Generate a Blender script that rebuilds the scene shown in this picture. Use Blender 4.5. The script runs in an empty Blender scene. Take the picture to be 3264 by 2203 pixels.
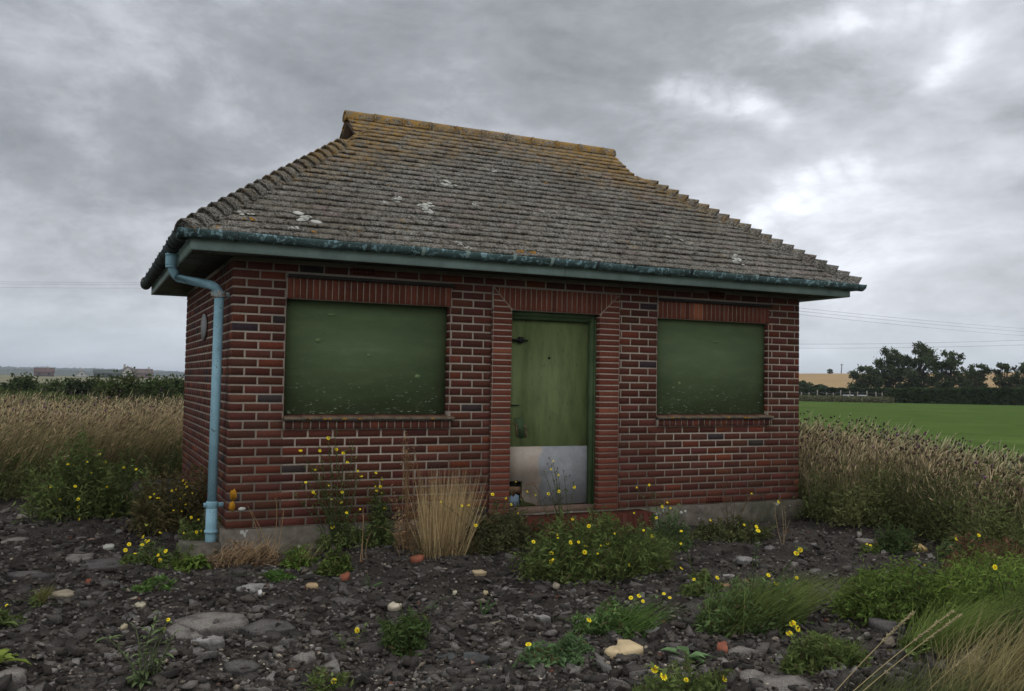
import bpy, math, random
import numpy as np
random.seed(7); RNG=np.random.default_rng(7)
SC=bpy.context.scene; COL=SC.collection
rad=math.radians
# ------------------------------------------------------------------ camera
CAM=np.array([-1.1107,-7.8045,1.2688]); FPX=2874.64
RT=np.array([0.90302558,-0.42928099,0.01620586]); UP=np.array([-0.03158389,-0.0287224,0.99908833]); FW=np.array([0.42842416,0.90271416,0.03949542])
cd=bpy.data.cameras.new('camera'); co=bpy.data.objects.new('camera',cd); COL.objects.link(co)
cd.sensor_width=36; cd.lens=36*FPX/3264; cd.clip_end=20000; cd.clip_start=.05
from mathutils import Matrix, Vector
co.matrix_world=Matrix(((RT[0],UP[0],-FW[0],CAM[0]),(RT[1],UP[1],-FW[1],CAM[1]),(RT[2],UP[2],-FW[2],CAM[2]),(0,0,0,1)))
SC.camera=co
def ray(px,py): return FW+RT*(px-1632)/FPX-UP*(py-1101.5)/FPX
def on(px,py,ax,v):            # point of the site plan seen through a photo pixel, on plane axis=v
    d=ray(px,py); t=(v-CAM[ax])/d[ax]; return CAM+t*d
def G(px,py,z=-.2): return on(px,py,2,z)
def far(px,dist):              # ground position at a bearing and distance
    d=ray(px,1190); d=d/np.hypot(d[0],d[1]); return np.array([CAM[0]+d[0]*dist,CAM[1]+d[1]*dist])
# ------------------------------------------------------------------ helpers
def tag(o,label=None,cat=None,group=None,kind=None):
    for k,v in (('label',label),('category',cat),('group',group),('kind',kind)):
        if v: o[k]=v
    return o
def wl(o):
    v=np.zeros(3)
    while o is not None: v=v+np.array(o.location); o=o.parent
    return v
def empty(name,loc,label=None,cat=None,group=None,kind=None,parent=None):
    o=bpy.data.objects.new(name,None); COL.objects.link(o); o.empty_display_size=.1
    if parent: o.parent=parent; o.location=np.array(loc)-wl(parent)
    else: o.location=loc
    return tag(o,label,cat,group,kind)
def npmesh(name,V,F,C=None,smooth=False):
    """V (n,3); F list of faces or (m,k) array; C per-vertex rgb"""
    me=bpy.data.meshes.new(name); V=np.asarray(V,dtype=np.float32)
    if isinstance(F,np.ndarray):
        m,k=F.shape; tot=m*k; flat=F.reshape(-1); st=np.arange(m)*k; cnt=np.full(m,k)
    else:
        cnt=np.array([len(f) for f in F]); st=np.concatenate([[0],np.cumsum(cnt)[:-1]]); flat=np.array([i for f in F for i in f]); m=len(F); tot=len(flat)
    me.vertices.add(len(V)); me.vertices.foreach_set('co',V.ravel())
    me.loops.add(int(tot)); me.loops.foreach_set('vertex_index',flat.astype(np.int32))
    me.polygons.add(int(m)); me.polygons.foreach_set('loop_start',st.astype(np.int32)); me.polygons.foreach_set('loop_total',cnt.astype(np.int32))
    if smooth: me.polygons.foreach_set('use_smooth',np.ones(m,dtype=bool))
    me.update(calc_edges=True); me.validate()
    if C is not None:
        C=np.asarray(C,dtype=np.float32); a=me.color_attributes.new('Col','FLOAT_COLOR','POINT')
        a.data.foreach_set('color',np.concatenate([C,np.ones((len(C),1),np.float32)],1).ravel())
    return me
def link(name,me,mat,parent=None,label=None,cat=None,group=None,kind=None):
    o=bpy.data.objects.new(name,me); COL.objects.link(o)
    if mat is not None and not me.materials: me.materials.append(mat)
    if parent is not None: o.parent=parent
    return tag(o,label,cat,group,kind)
class MB:
    def __init__(s): s.v=[]; s.f=[]; s.c=[]
    def add(s,V,F,c=(1,1,1)):
        n=len(s.v); s.v+= [tuple(p) for p in V]; s.f+=[tuple(i+n for i in f) for f in F]
        s.c+= [tuple(c)]*len(V) if not isinstance(c,list) else c
    def box(s,a,b,c=(1,1,1)):
        x0,y0,z0=a; x1,y1,z1=b
        V=[(x0,y0,z0),(x1,y0,z0),(x1,y1,z0),(x0,y1,z0),(x0,y0,z1),(x1,y0,z1),(x1,y1,z1),(x0,y1,z1)]
        s.add(V,[(0,3,2,1),(4,5,6,7),(0,1,5,4),(1,2,6,5),(2,3,7,6),(3,0,4,7)],c)
    def tube(s,P,r,n=10,c=(1,1,1),cap=True):
        P=[np.array(p,float) for p in P]; rs=r if isinstance(r,(list,tuple)) else [r]*len(P); V=[]
        for i,p in enumerate(P):
            d=P[min(i+1,len(P)-1)]-P[max(i-1,0)]; d/=max(np.linalg.norm(d),1e-9)
            a=np.cross(d,[0,0,1] if abs(d[2])<.9 else [1,0,0]); a/=np.linalg.norm(a); b=np.cross(d,a)
            for k in range(n):
                t=2*math.pi*k/n; V.append(p+rs[i]*(a*math.cos(t)+b*math.sin(t)))
        F=[(i*n+k,i*n+(k+1)%n,(i+1)*n+(k+1)%n,(i+1)*n+k) for i in range(len(P)-1) for k in range(n)]
        if cap: F+=[tuple(range(n))[::-1],tuple((len(P)-1)*n+k for k in range(n))]
        s.add(V,F,c)
    def poly(s,P,off,c=(1,1,1)):      # prism of polygon P pushed by vector off
        P=[np.array(p,float) for p in P]; n=len(P); off=np.array(off,float)
        V=P+[p+off for p in P]
        s.add(V,[tuple(range(n)),tuple(range(2*n-1,n-1,-1))]+[(i,n+i,n+(i+1)%n,(i+1)%n) for i in range(n)],c)
    def build(s,name,mat,parent=None,smooth=False,**k):
        V=np.array(s.v,float)
        if parent is not None: V=V-wl(parent)
        elif k.get('loc') is not None: V=V-np.array(k['loc'])
        loc=k.pop('loc',None)
        me=npmesh(name,V,s.f,np.array(s.c,float),smooth); 
        o=link(name,me,mat,parent,**k)
        if loc is not None: o.location=loc
        return o
def vnoise(x,y,s=1.,seed=0):
    """smooth value noise, numpy"""
    x=np.asarray(x,float)*s; y=np.asarray(y,float)*s
    xi=np.floor(x).astype(int); yi=np.floor(y).astype(int); xf=x-xi; yf=y-yi
    def h(a,b):
        n=(a*374761393+b*668265263+seed*974634777)&0x7fffffff; n=((n^(n>>13))*1274126177)&0x7fffffff; return ((n^(n>>16))&0xffff)/65535.
    u=xf*xf*(3-2*xf); v=yf*yf*(3-2*yf)
    return (h(xi,yi)*(1-u)+h(xi+1,yi)*u)*(1-v)+(h(xi,yi+1)*(1-u)+h(xi+1,yi+1)*u)*v
def gz(x,y):
    return -.21+.05*(vnoise(x,y,.8,1)-.5)+.03*(vnoise(x,y,2.1,2)-.5)
# ------------------------------------------------------------------ materials
class NT:
    def __init__(s,name):
        s.m=bpy.data.materials.new(name); s.m.use_nodes=True; s.t=s.m.node_tree; s.b=s.t.nodes['Principled BSDF']; s.b.inputs['Roughness'].default_value=.85
        try: s.b.inputs['Specular IOR Level'].default_value=.12
        except Exception: pass
    def n(s,ty,**k):
        o=s.t.nodes.new('ShaderNode'+ty)
        for a,b in k.items():
            if a in o.inputs.keys(): o.inputs[a].default_value=b
            else: setattr(o,a,b)
        return o
    def l(s,a,b): s.t.links.new(a,b)
    def co(s): 
        if not hasattr(s,'_c'): s._c=s.n('TexCoord').outputs['Object']
        return s._c
    def noise(s,scale,detail=4,rough=.6,vec=None,stretch=None,dist=0.):
        o=s.n('TexNoise'); o.inputs['Scale'].default_value=scale; o.inputs['Detail'].default_value=detail; o.inputs['Roughness'].default_value=rough; o.inputs['Distortion'].default_value=dist
        v=vec or s.co()
        if stretch:
            mp=s.n('Mapping'); mp.inputs['Scale'].default_value=stretch; s.l(v,mp.inputs['Vector']); v=mp.outputs[0]
        s.l(v,o.inputs['Vector']); return o.outputs['Fac']
    def ramp(s,fac,stops):
        r=s.n('ValToRGB'); e=r.color_ramp.elements
        while len(e)<len(stops): e.new(.5)
        for i,(p,c) in enumerate(stops):
            e[i].position=p; e[i].color=(*(c if isinstance(c,(tuple,list)) else (c,c,c)),1)
        s.l(fac,r.inputs[0]); return r.outputs[0]
    def mix(s,f,a,b,mode='MIX'):
        m=s.n('Mix'); m.data_type='RGBA'; m.blend_type=mode
        for i,v in ((0,f),(6,a),(7,b)):
            if isinstance(v,(int,float)): m.inputs[i].default_value=v
            elif isinstance(v,(tuple,list)): m.inputs[i].default_value=(*v,1)
            else: s.l(v,m.inputs[i])
        return m.outputs[2]
    def math(s,op,a,b=0.):
        m=s.n('Math'); m.operation=op
        for i,v in ((0,a),(1,b)):
            if isinstance(v,(int,float)): m.inputs[i].default_value=v
            else: s.l(v,m.inputs[i])
        return m.outputs[0]
    def attr(s):
        a=s.n('Attribute'); a.attribute_name='Col'; return a.outputs['Color']
    def bump(s,fac,dist=.01,st=1.):
        b=s.n('Bump'); b.inputs['Distance'].default_value=dist; b.inputs['Strength'].default_value=st; s.l(fac,b.inputs['Height']); s.l(b.outputs[0],s.b.inputs['Normal'])
    def color(s,c):
        if isinstance(c,(tuple,list)): s.b.inputs['Base Color'].default_value=(*c,1)
        else: s.l(c,s.b.inputs['Base Color'])
        return s
    def xyz(s):
        o=s.n('SeparateXYZ'); s.l(s.co(),o.inputs[0]); return o.outputs
def attr_mat(name,var=.35,scale=40,rough=.85,bump=0,lo=.7,spec=None,trans=0):
    t=NT(name); f=t.noise(scale,4,.65); c=t.mix(1,t.attr(),t.ramp(f,[(.3,lo),(.7,1.15)]),'MULTIPLY'); t.color(c); t.b.inputs['Roughness'].default_value=rough
    if bump: t.bump(f,bump)
    if trans:
        tr=t.n('BsdfTranslucent'); t.l(c,tr.inputs[0]); mx=t.n('MixShader'); mx.inputs[0].default_value=trans; t.l(t.b.outputs[0],mx.inputs[1]); t.l(tr.outputs[0],mx.inputs[2]); t.l(mx.outputs[0],t.t.nodes['Material Output'].inputs['Surface'])
    return t.m
M={}
t=NT('brick'); f=t.noise(60,6,.7); f2=t.noise(6,4,.6)
c=t.mix(1,t.attr(),t.ramp(f,[(.25,.62),(.72,1.25)]),'MULTIPLY'); c=t.mix(t.ramp(f2,[(.58,0.),(.75,.35)]),c,(.05,.04,.04)); c=t.mix(t.ramp(t.noise(170,2,.5),[(.68,0.),(.74,.5)]),c,(.22,.17,.14)); t.color(c); t.bump(f,.004); M['brick']=t.m
t=NT('mortar'); f=t.noise(90,5,.7); t.color(t.mix(t.noise(3,3),t.ramp(f,[(.3,(.27,.225,.175)),(.55,(.46,.40,.31)),(.8,(.62,.55,.45))]),(.30,.25,.20))); t.bump(f,.006); M['mortar']=t.m
t=NT('concrete'); f=t.noise(12,6,.7); c=t.ramp(f,[(.3,(.07,.06,.046)),(.55,(.15,.13,.10)),(.8,(.24,.22,.18))]); c=t.mix(t.ramp(t.noise(2.2,4),[(.5,0.),(.68,.7)]),c,(.05,.06,.035)); c=t.mix(t.ramp(t.noise(9,2),[(.66,0.),(.70,.8)]),c,(.38,.38,.33)); t.color(c); t.bump(f,.01); M['concrete']=t.m
# roof tile: grey brown with lichen crust, orange lichen towards the ridge
t=NT('roof_tile'); x=t.xyz(); a=t.attr()
n1=t.noise(38,6,.75); n2=t.noise(1.6,4,.6); n3=t.noise(7,5,.7)
c=t.mix(1,a,t.ramp(n1,[(.3,.55),(.7,1.3)]),'MULTIPLY')
crust=t.math('MULTIPLY',t.ramp(t.noise(55,4,.75,dist=.6),[(.46,0.),(.55,1.)]),t.ramp(n2,[(.30,.45),(.58,1.)]))
c=t.mix(crust,c,t.ramp(t.noise(80,3,.7),[(.35,(.20,.195,.165)),(.65,(.41,.40,.36))]))
c=t.mix(t.ramp(t.noise(24,3,.7,dist=.5),[(.55,0.),(.64,.9)]),c,(.036,.032,.026))
# height mask (object z measured from the hut base)
hz=t.math('ADD',t.math('ADD',x[2],t.math('MULTIPLY',t.math('SUBTRACT',t.math('ABSOLUTE',x[0]),1.1),.30)),t.math('MULTIPLY',t.math('SUBTRACT',n3,.5),1.5))
top=t.ramp(t.math('DIVIDE',t.math('ADD',hz,2.4),6.),[(3.45/6,0.),(4.15/6,1.)])
ochre=t.mix(t.ramp(t.noise(60,4,.8),[(.35,0.),(.65,1.)]),(.42,.225,.03),(.24,.165,.07)); lm=t.math('MULTIPLY',top,t.ramp(t.noise(11,6,.85,dist=.5),[(.42,0.),(.54,1.)]))
c=t.mix(lm,c,ochre)
c=t.mix(t.ramp(t.noise(5,3,.8,dist=1.),[(.66,0.),(.70,.7)]),c,(.26,.155,.045))
t.color(c); t.bump(n1,.012); t.b.inputs['Roughness'].default_value=.95; M['roof_tile']=t.m
def paint(name,base,dark,chip,chipamt=.66,rough=.55,stretch=(1,1,1),sc=5,lowz=None,csc=16):
    t=NT(name); n=t.noise(sc,5,.65,stretch=stretch); c=t.ramp(n,[(.28,dark),(.52,base),(.75,tuple(min(1,v*1.25) for v in base))])
    c=t.mix(1,c,t.ramp(t.noise(120,3),[(.3,.85),(.7,1.1)]),'MULTIPLY')
    k=t.ramp(t.noise(csc,6,.7,stretch=stretch,dist=.8),[(chipamt,0.),(chipamt+.03,1.)])
    if lowz is not None:
        z=t.xyz()[2]; k=t.math('MULTIPLY',k,t.ramp(t.math('DIVIDE',z,3.),[(lowz[0]/3,1.),(lowz[1]/3,0.)]))
    c=t.mix(k,c,chip); t.color(c); t.b.inputs['Roughness'].default_value=rough; t.bump(n,.001); return t.m
M['board']=paint('board_green',(.102,.142,.066),(.088,.126,.058),(.26,.30,.21),.61,stretch=(1.6,1,6),sc=1.6,csc=9,lowz=(1.15,1.75))
M['door']=paint('door_green',(.135,.168,.066),(.075,.105,.042),(.045,.06,.03),.625,stretch=(3,1,.7),sc=3)
M['frame']=paint('frame_green',(.065,.10,.045),(.040,.065,.030),(.05,.05,.035),.66)
M['fascia']=paint('fascia_teal',(.33,.44,.395),(.24,.33,.295),(.07,.08,.06),.68)
M['gutter']=paint('gutter_blue',(.075,.12,.115),(.030,.040,.034),(.25,.39,.41),.55,stretch=(1.2,1.2,1.2),sc=3.2)
t=NT('gutter_dirty'); n=t.noise(9,5,.7); t.color(t.ramp(n,[(.35,(.022,.026,.024)),(.55,(.06,.075,.07)),(.75,(.12,.16,.155))])); t.bump(n,.005); M['gutter_dirty']=t.m
M['pipe']=paint('pipe_blue',(.26,.44,.50),(.17,.30,.35),(.09,.06,.035),.625,sc=4)
t=NT('soffit'); n=t.noise(4,4,.7,stretch=(1,1,4)); t.color(t.ramp(n,[(.3,(.05,.055,.042)),(.7,(.12,.125,.10))])); M['soffit']=t.m
t=NT('kick_sheet'); x=t.xyz(); n=t.noise(3,4,.6); 
grey=t.ramp(t.noise(7,5,.7),[(.3,(.23,.235,.235)),(.7,(.33,.34,.34))]); tan=t.ramp(t.noise(5,5,.7),[(.3,(.34,.27,.20)),(.7,(.46,.41,.34))])
k=t.ramp(t.math('ADD',t.math('MULTIPLY',x[0],1.),t.math('MULTIPLY',n,.25)),[(.46,0.),(.50,1.)]); M['_k']=k
t.color(t.mix(k,tan,grey)); t.b.inputs['Metallic'].default_value=.0; t.b.inputs['Roughness'].default_value=.5; M['kick']=t.m
for nm,cc,r,mt in (('dark_metal',(.02,.02,.02),.5,.3),('pale_blue',(.20,.27,.33),.6,0),('raw_ply',(.20,.12,.07),.9,0),('void',(.012,.010,.009),.95,0),('vent_plate',(.33,.33,.32),.7,0),('felt',(.045,.04,.035),.9,0),('lichen_white',(.50,.50,.44),.95,0),('lichen_orange',(.42,.20,.02),.95,0),('petal',(.85,.66,.02),.7,0),('disc',(.6,.30,.01),.8,0)):
    t=NT(nm); n=t.noise(50,4,.7); t.color(t.mix(1,cc,t.ramp(n,[(.3,.65),(.7,1.2)]),'MULTIPLY')); t.b.inputs['Roughness'].default_value=r; t.b.inputs['Metallic'].default_value=mt; M[nm]=t.m
M['leaf']=attr_mat('leaf',scale=25,trans=.35); M['blade']=attr_mat('blade',scale=8,lo=.8,trans=.35); M['stone']=attr_mat('stone',scale=55,bump=.01,lo=.55,rough=.95); M['foliage']=attr_mat('foliage',scale=3,lo=.75,trans=.3); M['generic']=attr_mat('generic',scale=10,lo=.85)
# stone with speckled aggregate for asphalt slabs
t=NT('asphalt_slab'); n=t.noise(140,3,.8); n2=t.noise(9,5,.7); c=t.mix(1,t.attr(),t.ramp(n,[(.35,.45),(.6,1.1),(.75,1.9)]),'MULTIPLY'); c=t.mix(t.ramp(n2,[(.5,0.),(.7,.7)]),c,(.035,.03,.028)); t.color(c); t.bump(n,.012); t.b.inputs['Roughness'].default_value=.95; M['slab']=t.m
# ------------------------------------------------------------------ hut
W,D=6.18,3.72; CH=.075; L=.2184
hut=empty('brick_hut',(3.09,1.86,-.2),'small red brick hut with mossy hipped tile roof and boarded green windows','building')
def bcol():
    r=random.random()
    if r<.035: b=np.array([.052,.038,.037])
    elif r<.24: b=np.array([.088,.034,.022])
    elif r<.30: b=np.array([.165,.048,.025])
    else: b=np.array([.110,.038,.025])
    return tuple(b*random.uniform(.70,1.12)*np.array([1,random.uniform(.92,1.1),random.uniform(.9,1.15)]))
def rcol(): return tuple(np.array([.165,.051,.031])*random.uniform(.72,1.08)) if random.random()>.06 else tuple(np.array([.24,.08,.045]))
def face_brick(mb,o,u,v,n,u0,u1,v0,v1,c,pr=.005,j=.0012,inset=.0022):
    """one brick face on plane o + u*a + v*b, pushed out along n"""
    o,u,v,n=map(np.array,(o,u,v,n)); J=lambda: random.uniform(-j,j)
    P=[(u0+J(),v0+J()),(u1+J(),v0+J()),(u1+J(),v1+J()),(u0+J(),v1+J())]
    Q=[(u0+inset,v0+inset),(u1-inset,v0+inset),(u1-inset,v1-inset),(u0+inset,v1-inset)]
    pp=pr+random.uniform(-.0015,.0015)
    V=[o+u*a+v*b for a,b in P]+[o+u*a+v*b+n*pp for a,b in Q]
    mb.add(V,[(4,5,6,7),(0,1,5,4),(1,2,6,5),(2,3,7,6),(3,0,4,7)],c)
def poly_brick(mb,o,u,v,n,P,c,pr=.005):
    o,u,v,n=map(np.array,(o,u,v,n)); P=np.array(P,float); ce=P.mean(0); k=len(P)
    Q=P-(P-ce)/np.maximum(np.linalg.norm(P-ce,axis=1,keepdims=True),1e-6)*.0035
    V=[o+u*a+v*b for a,b in P]+[o+u*a+v*b+n*pr for a,b in Q]
    mb.add(V,[tuple(range(k,2*k))]+[(i,(i+1)%k,k+(i+1)%k,k+i) for i in range(k)],c)
def subtract(iv,holes):
    out=[iv]
    for a,b in holes:
        nx=[]
        for p,q in out:
            if b<=p or a>=q: nx.append((p,q)); continue
            if a>p: nx.append((p,a-.005))
            if b<q: nx.append((b+.005,q))
        out=nx
    return [(p,q) for p,q in out if q-p>.018]
WL=(.444,1.955,.95,1.95); WR=(4.262,5.735,.95,1.95); DO=(2.576,3.555,0.,1.95)
HO=[(.444,1.955,.825,2.165),(4.262,5.740,.825,2.165),(2.378,3.785,0,2.165)]
JT=.015
def brick_wall(mb,o,u,n,length,rows,holes,flip=0):
    for r in range(rows):
        z0=r*CH+JT*.5; z1=(r+1)*CH-JT*.5; zm=(z0+z1)/2
        hs=[(a,b) for a,b,c,d in holes if c<zm<d]
        x=0 if (r+flip)%2==0 else -L/2
        while x<length-.002:
            a=max(x,0)+(JT*.5 if x>0 else 0); b=min(x+L,length); b=b-(JT*.5 if b<length else 0); x+=L
            if length-b<.06 and b<length: b=length; x=length
            for p,q in subtract((a,b),hs):
                face_brick(mb,o,u,(0,0,1),n,p,q,z0,z1,bcol())
mb=MB()
brick_wall(mb,(0,0,0),(1,0,0),(0,-1,0),W,30,HO)
brick_wall(mb,(0,0,0),(0,1,0),(-1,0,0),D,30,[],1)
brick_wall(mb,(W,0,0),(0,1,0),(1,0,0),D,30,[],1)
brick_wall(mb,(W,D,0),(-1,0,0),(0,1,0),W,30,[])
# reveals on the right hand side of the openings (and the left)
for (x0,x1,z0,z1),dp in ((WL,.095),(WR,.06)):
    for r in range(int(round(z0/CH))+0,26):
        a=max(r*CH+JT*.5,z0); b=(r+1)*CH-JT*.5
        c=bcol()
        face_brick(mb,(x1,0,0),(0,1,0),(0,0,1),(-1,0,0),-.001,dp+.05,a,b,c)
        face_brick(mb,(x0,0,0),(0,1,0),(0,0,1),(1,0,0),-.001,dp+.05,a,b,c)
wallbricks=mb
bodyw=MB(); T=.22; e=.0
def bx(x0,x1,z0,z1,y0=0,y1=T): bodyw.box((x0,y0,z0),(x1,y1,z1))
bx(0,.444,0,2.28); bx(1.955,2.378,0,2.28); bx(3.785,4.262,0,2.28); bx(5.735,W,0,2.28)
bx(.444,1.955,0,.90); bx(.444,1.955,1.96,2.28); bx(4.262,5.735,0,.90); bx(4.262,5.735,1.96,2.28); bx(2.378,3.785,2.16,2.28)
bodyw.box((0,T,0),(T,D,2.28)); bodyw.box((W-T,T,0),(W,D,2.28)); bodyw.box((T,D-T,0),(W-T,D,2.28))
wall=bodyw.build('wall',M['mortar'],hut)
wallbricks.build('brickwork',M['brick'],wall)
# plinth and step
mb=MB(); mb.box((-.035,-.04,-.45),(W+.035,D+.03,-.004)); pl=mb.build('plinth',M['concrete'],hut)
mb=MB(); mb.box((-.34,.03,-.40),(-.035,.34,-.115)); mb.build('drain_surround',M['concrete'],hut)
mb=MB()
x=2.22
while x<4.02:
    c=rcol(); mb.box((x,-.30,-.36),(x+.058,-.042,-.008+random.uniform(-.003,.003)),tuple(np.array(c)*.55)); x+=.0605
mb.box((2.225,-.29,-.36),(4.02,-.045,-.014),(.2,.16,.12)); mb.build('doorstep',M['brick'],hut)
# door surround
sb=MB(); sm=MB(); py=-.028
sm.box((2.378,py,0),(2.576,T,2.165)); sm.box((3.555,py,0),(3.785,T,2.165)); sm.box((2.576,py,1.95),(3.555,T,2.165))
def surr_rows(x0,x1,zmax,diag=None):
    z=0
    P=.0565
    while z<zmax-.01:
        a=z+.0055; b=min(z+P-.0055,zmax)
        if diag is None: face_brick(sb,(0,py,0),(1,0,0),(0,0,1),(0,-1,0),x0,x1,a,b,rcol(),.0022)
        z+=P
ZT,ZB=2.160,1.95
for s,xo,xi in ((0,2.382,2.576),(1,3.781,3.555)):
    z=0; P=.0565
    lo,hi=min(xo,xi),max(xo,xi)
    while z<ZT:
        a=z+.0055; b=z+P-.0055; z+=P
        if b<=ZB: 
            face_brick(sb,(0,py,0),(1,0,0),(0,0,1),(0,-1,0),lo,hi,a,b,rcol(),.0022)
        else:
            a2=min(max(a,ZB-.05),ZT); b2=min(b,ZT)
            def xd(zz):   # diagonal x at height
                k=(zz-ZB)/(ZT-ZB); k=min(max(k,0),1); return xi+(xo-xi)*k
            g=.005*(1 if s else -1)
            P4=[(xo,a2),(xd(a2)+g,a2),(xd(b2)+g,b2),(xo,b2)]
            if abs(P4[2][0]-xo)<.004: P4=P4[:3]
            if abs(P4[1][0]-xo)<.01: continue
            if s: P4=P4[::-1]
            poly_brick(sb,(0,py,0),(1,0,0),(0,0,1),(0,-1,0),P4,rcol(),.0022)
x=2.382; P=.0565; 
while x<3.781-.02:
    a=x+.004; b=min(x+P-.004,3.781); x+=P
    def zd(xx):
        if xx<2.576: return ZB+(ZT-ZB)*(2.576-xx)/(2.576-2.382)
        if xx>3.555: return ZB+(ZT-ZB)*(xx-3.555)/(3.781-3.555)
        return ZB
    za,zb=zd(a)+(.006 if zd(a)>ZB else .002),zd(b)+(.006 if zd(b)>ZB else .002)
    if min(za,zb)>ZT-.012: continue
    P4=[(a,min(za,ZT-.001)),(b,min(zb,ZT-.001)),(b,ZT),(a,ZT)]
    poly_brick(sb,(0,py,0),(1,0,0),(0,0,1),(0,-1,0),P4,rcol(),.0022)
z=0
while z<1.94:
    a=z+.0055; b=min(z+.0565-.0055,1.95); z+=.0565; c=rcol()
    face_brick(sb,(3.555,py,0),(0,1,0),(0,0,1),(-1,0,0),0,.12,a,b,c,.0022)
    face_brick(sb,(2.576,py,0),(0,1,0),(0,0,1),(1,0,0),0,.12,a,b,c,.0022)
    face_brick(sb,(3.785,py,0),(0,1,0),(0,0,1),(1,0,0),0,.027,a,b,c,.003)
    face_brick(sb,(2.378,py,0),(0,1,0),(0,0,1),(-1,0,0),0,.027,a,b,c,.003)
su=sm.build('door_surround',M['mortar'],hut); sb.build('brick_facing',M['brick'],su)
# windows: lintel, board, sill
for (x0,x1,z0,z1),dp,lab in ((WL,.095,'wide flaking green board in the window beside the downpipe'),(WR,.06,'green board with pale scuff in the window right of the door')):
    lb=MB(); lm=MB(); lm.box((x0+.003,-.010,z1),(x1+.004,.20,2.13)); x=x0+.003; n=int(round((x1-x0)/.0565)); P=(x1-x0)/n
    for i in range(n):
        c=rcol() if not (x0>4 and i in (8,9)) else (.36,.12,.055)
        face_brick(lb,(0,-.010,0),(1,0,0),(0,0,1),(0,-1,0),x+.004,x+P-.004,z1+.001,2.128,c,.004); x+=P
    li=lm.build('lintel',M['mortar'],hut); lb.build('brick_facing',M['brick'],li)
    m=MB(); m.box((x0+.005,-.055,2.131),(x1+.02,-.006,2.148)); m.box((x0+.008,-.030,2.148),(x1+.012,-.006,2.160)); m.build('drip_ledge',M['felt'],li)
    wn=MB(); wn.box((x0-.002,dp,z0),(x1+.002,dp+.018,z1)); wn.build('window_board',M['board'],hut,label=lab)
    fk=MB(); rr=random.Random(int(x0*100))
    for k in range(95):
        cx=rr.uniform(x0+.03,x1-.06); cz=z0+.01+.30*rr.random()**2.2; ln=rr.uniform(.008,.045); hh=rr.uniform(.0015,.0045); sl=rr.gauss(0,.12); c=tuple(np.array((.24,.29,.19))*rr.uniform(.6,1.25))
        P4=[(cx,dp-.0004,cz),(cx+ln*.4,dp-.0004,cz-hh+sl*ln*.4),(cx+ln,dp-.0004,cz+sl*ln),(cx+ln*.6,dp-.0004,cz+hh+sl*ln*.6)]; fk.poly(P4,(0,-.0008,0),c)
    for k in range(10):
        cx=x0+.04+(x1-x0-.08)*(k%5)/4; cz=z0+.04 if k<5 else z1-.05; fk.box((cx-.004,dp-.0015,cz-.004),(cx+.004,dp-.0005,cz+.004),(.05,.05,.035))
    fk.build('flaked_paint',M['generic'],hut,kind='stuff')
    m=MB()
    m.box((x0,dp+.02,z0),(x1,dp+.03,z1)); m.build('window_backing',M['void'],hut)
    # sill: overlapping tiles sloping forward, brick-on-edge course below
    s=MB(); x=x0-.005; 
    while x<x1+.03:
        w=.163; xe=min(x+w,x1+.045); c=tuple(np.array((.21,.085,.05))*random.uniform(.7,1.15)); h=random.uniform(-.003,.003)
        V=[(x+.002,-.058,.905+h),(xe-.001,-.058,.905+h),(xe-.001,dp,.93+h),(x+.002,dp,.93+h),(x+.002,-.058,.925+h),(xe-.001,-.058,.925+h),(xe-.001,dp,.953+h),(x+.002,dp,.953+h)]
        s.add(V,[(0,3,2,1),(4,5,6,7),(0,1,5,4),(1,2,6,5),(2,3,7,6),(3,0,4,7)],[tuple(np.array((.16,.145,.11)))]*2+[c]*2+[tuple(np.array((.20,.15,.10)))]*2+[c]*2); x+=w
    s.box((x0,-.045,.896),(x1+.02,.0,.9045),(.12,.11,.09))
    si=s.build('window_sill',M['stone'],hut)
    b=MB(); mm=MB(); mm.box((x0+.003,-.022,.825),(x1+.012,0.02,.896)); n=20; P=(x1-x0)/n
    for i in range(n): face_brick(b,(0,-.022,0),(1,0,0),(0,0,1),(0,-1,0),x0+.005+i*P+.004,x0+.005+(i+1)*P-.006,.828,.894,bcol(),.006)
    sc=mm.build('sill_course',M['mortar'],hut); b.build('brick_facing',M['brick'],sc)
    m=MB()
    for k in range(7):
        cx=random.uniform(x0+.1,x1-.1); r=random.uniform(.008,.022); P_=[(cx+r*math.cos(t)*1.3,-.0605,.915+.4*r*math.sin(t)) for t in np.linspace(0,6.28,9)[:-1]]; m.poly(P_,(0,.002,0))
    m.build('lichen',M['lichen_orange'],si,kind='stuff')
# pale scuffs on the boards
def blob(mb,cx,cz,rx,rz,y,th=.0015,seed=0):
    rr=random.Random(seed); P=[(cx+rx*math.cos(t)*rr.uniform(.7,1.1),y,cz+rz*math.sin(t)*rr.uniform(.7,1.1)) for t in np.linspace(0,6.283,15)[:-1]]
    mb.poly(P,(0,-th,0))
t=NT('scuff'); t.color((.16,.22,.10)); t.b.inputs['Roughness'].default_value=.7; M['scuff']=t.m
m=MB()
for p,rx,rz,y in (((1013,1085),.028,.024,.094),((1058,1003),.045,.014,.094),((1175,1133),.02,.018,.094),((1330,1200),.03,.02,.094),((2283,1090),.045,.014,.059),((2165,1222),.022,.02,.059)):
    q=on(p[0],p[1],1,y); m=MB(); blob(m,q[0],q[2],rx,rz,y,seed=int(p[0])); m.build('paint_scuff',M['scuff'],hut)
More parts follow.
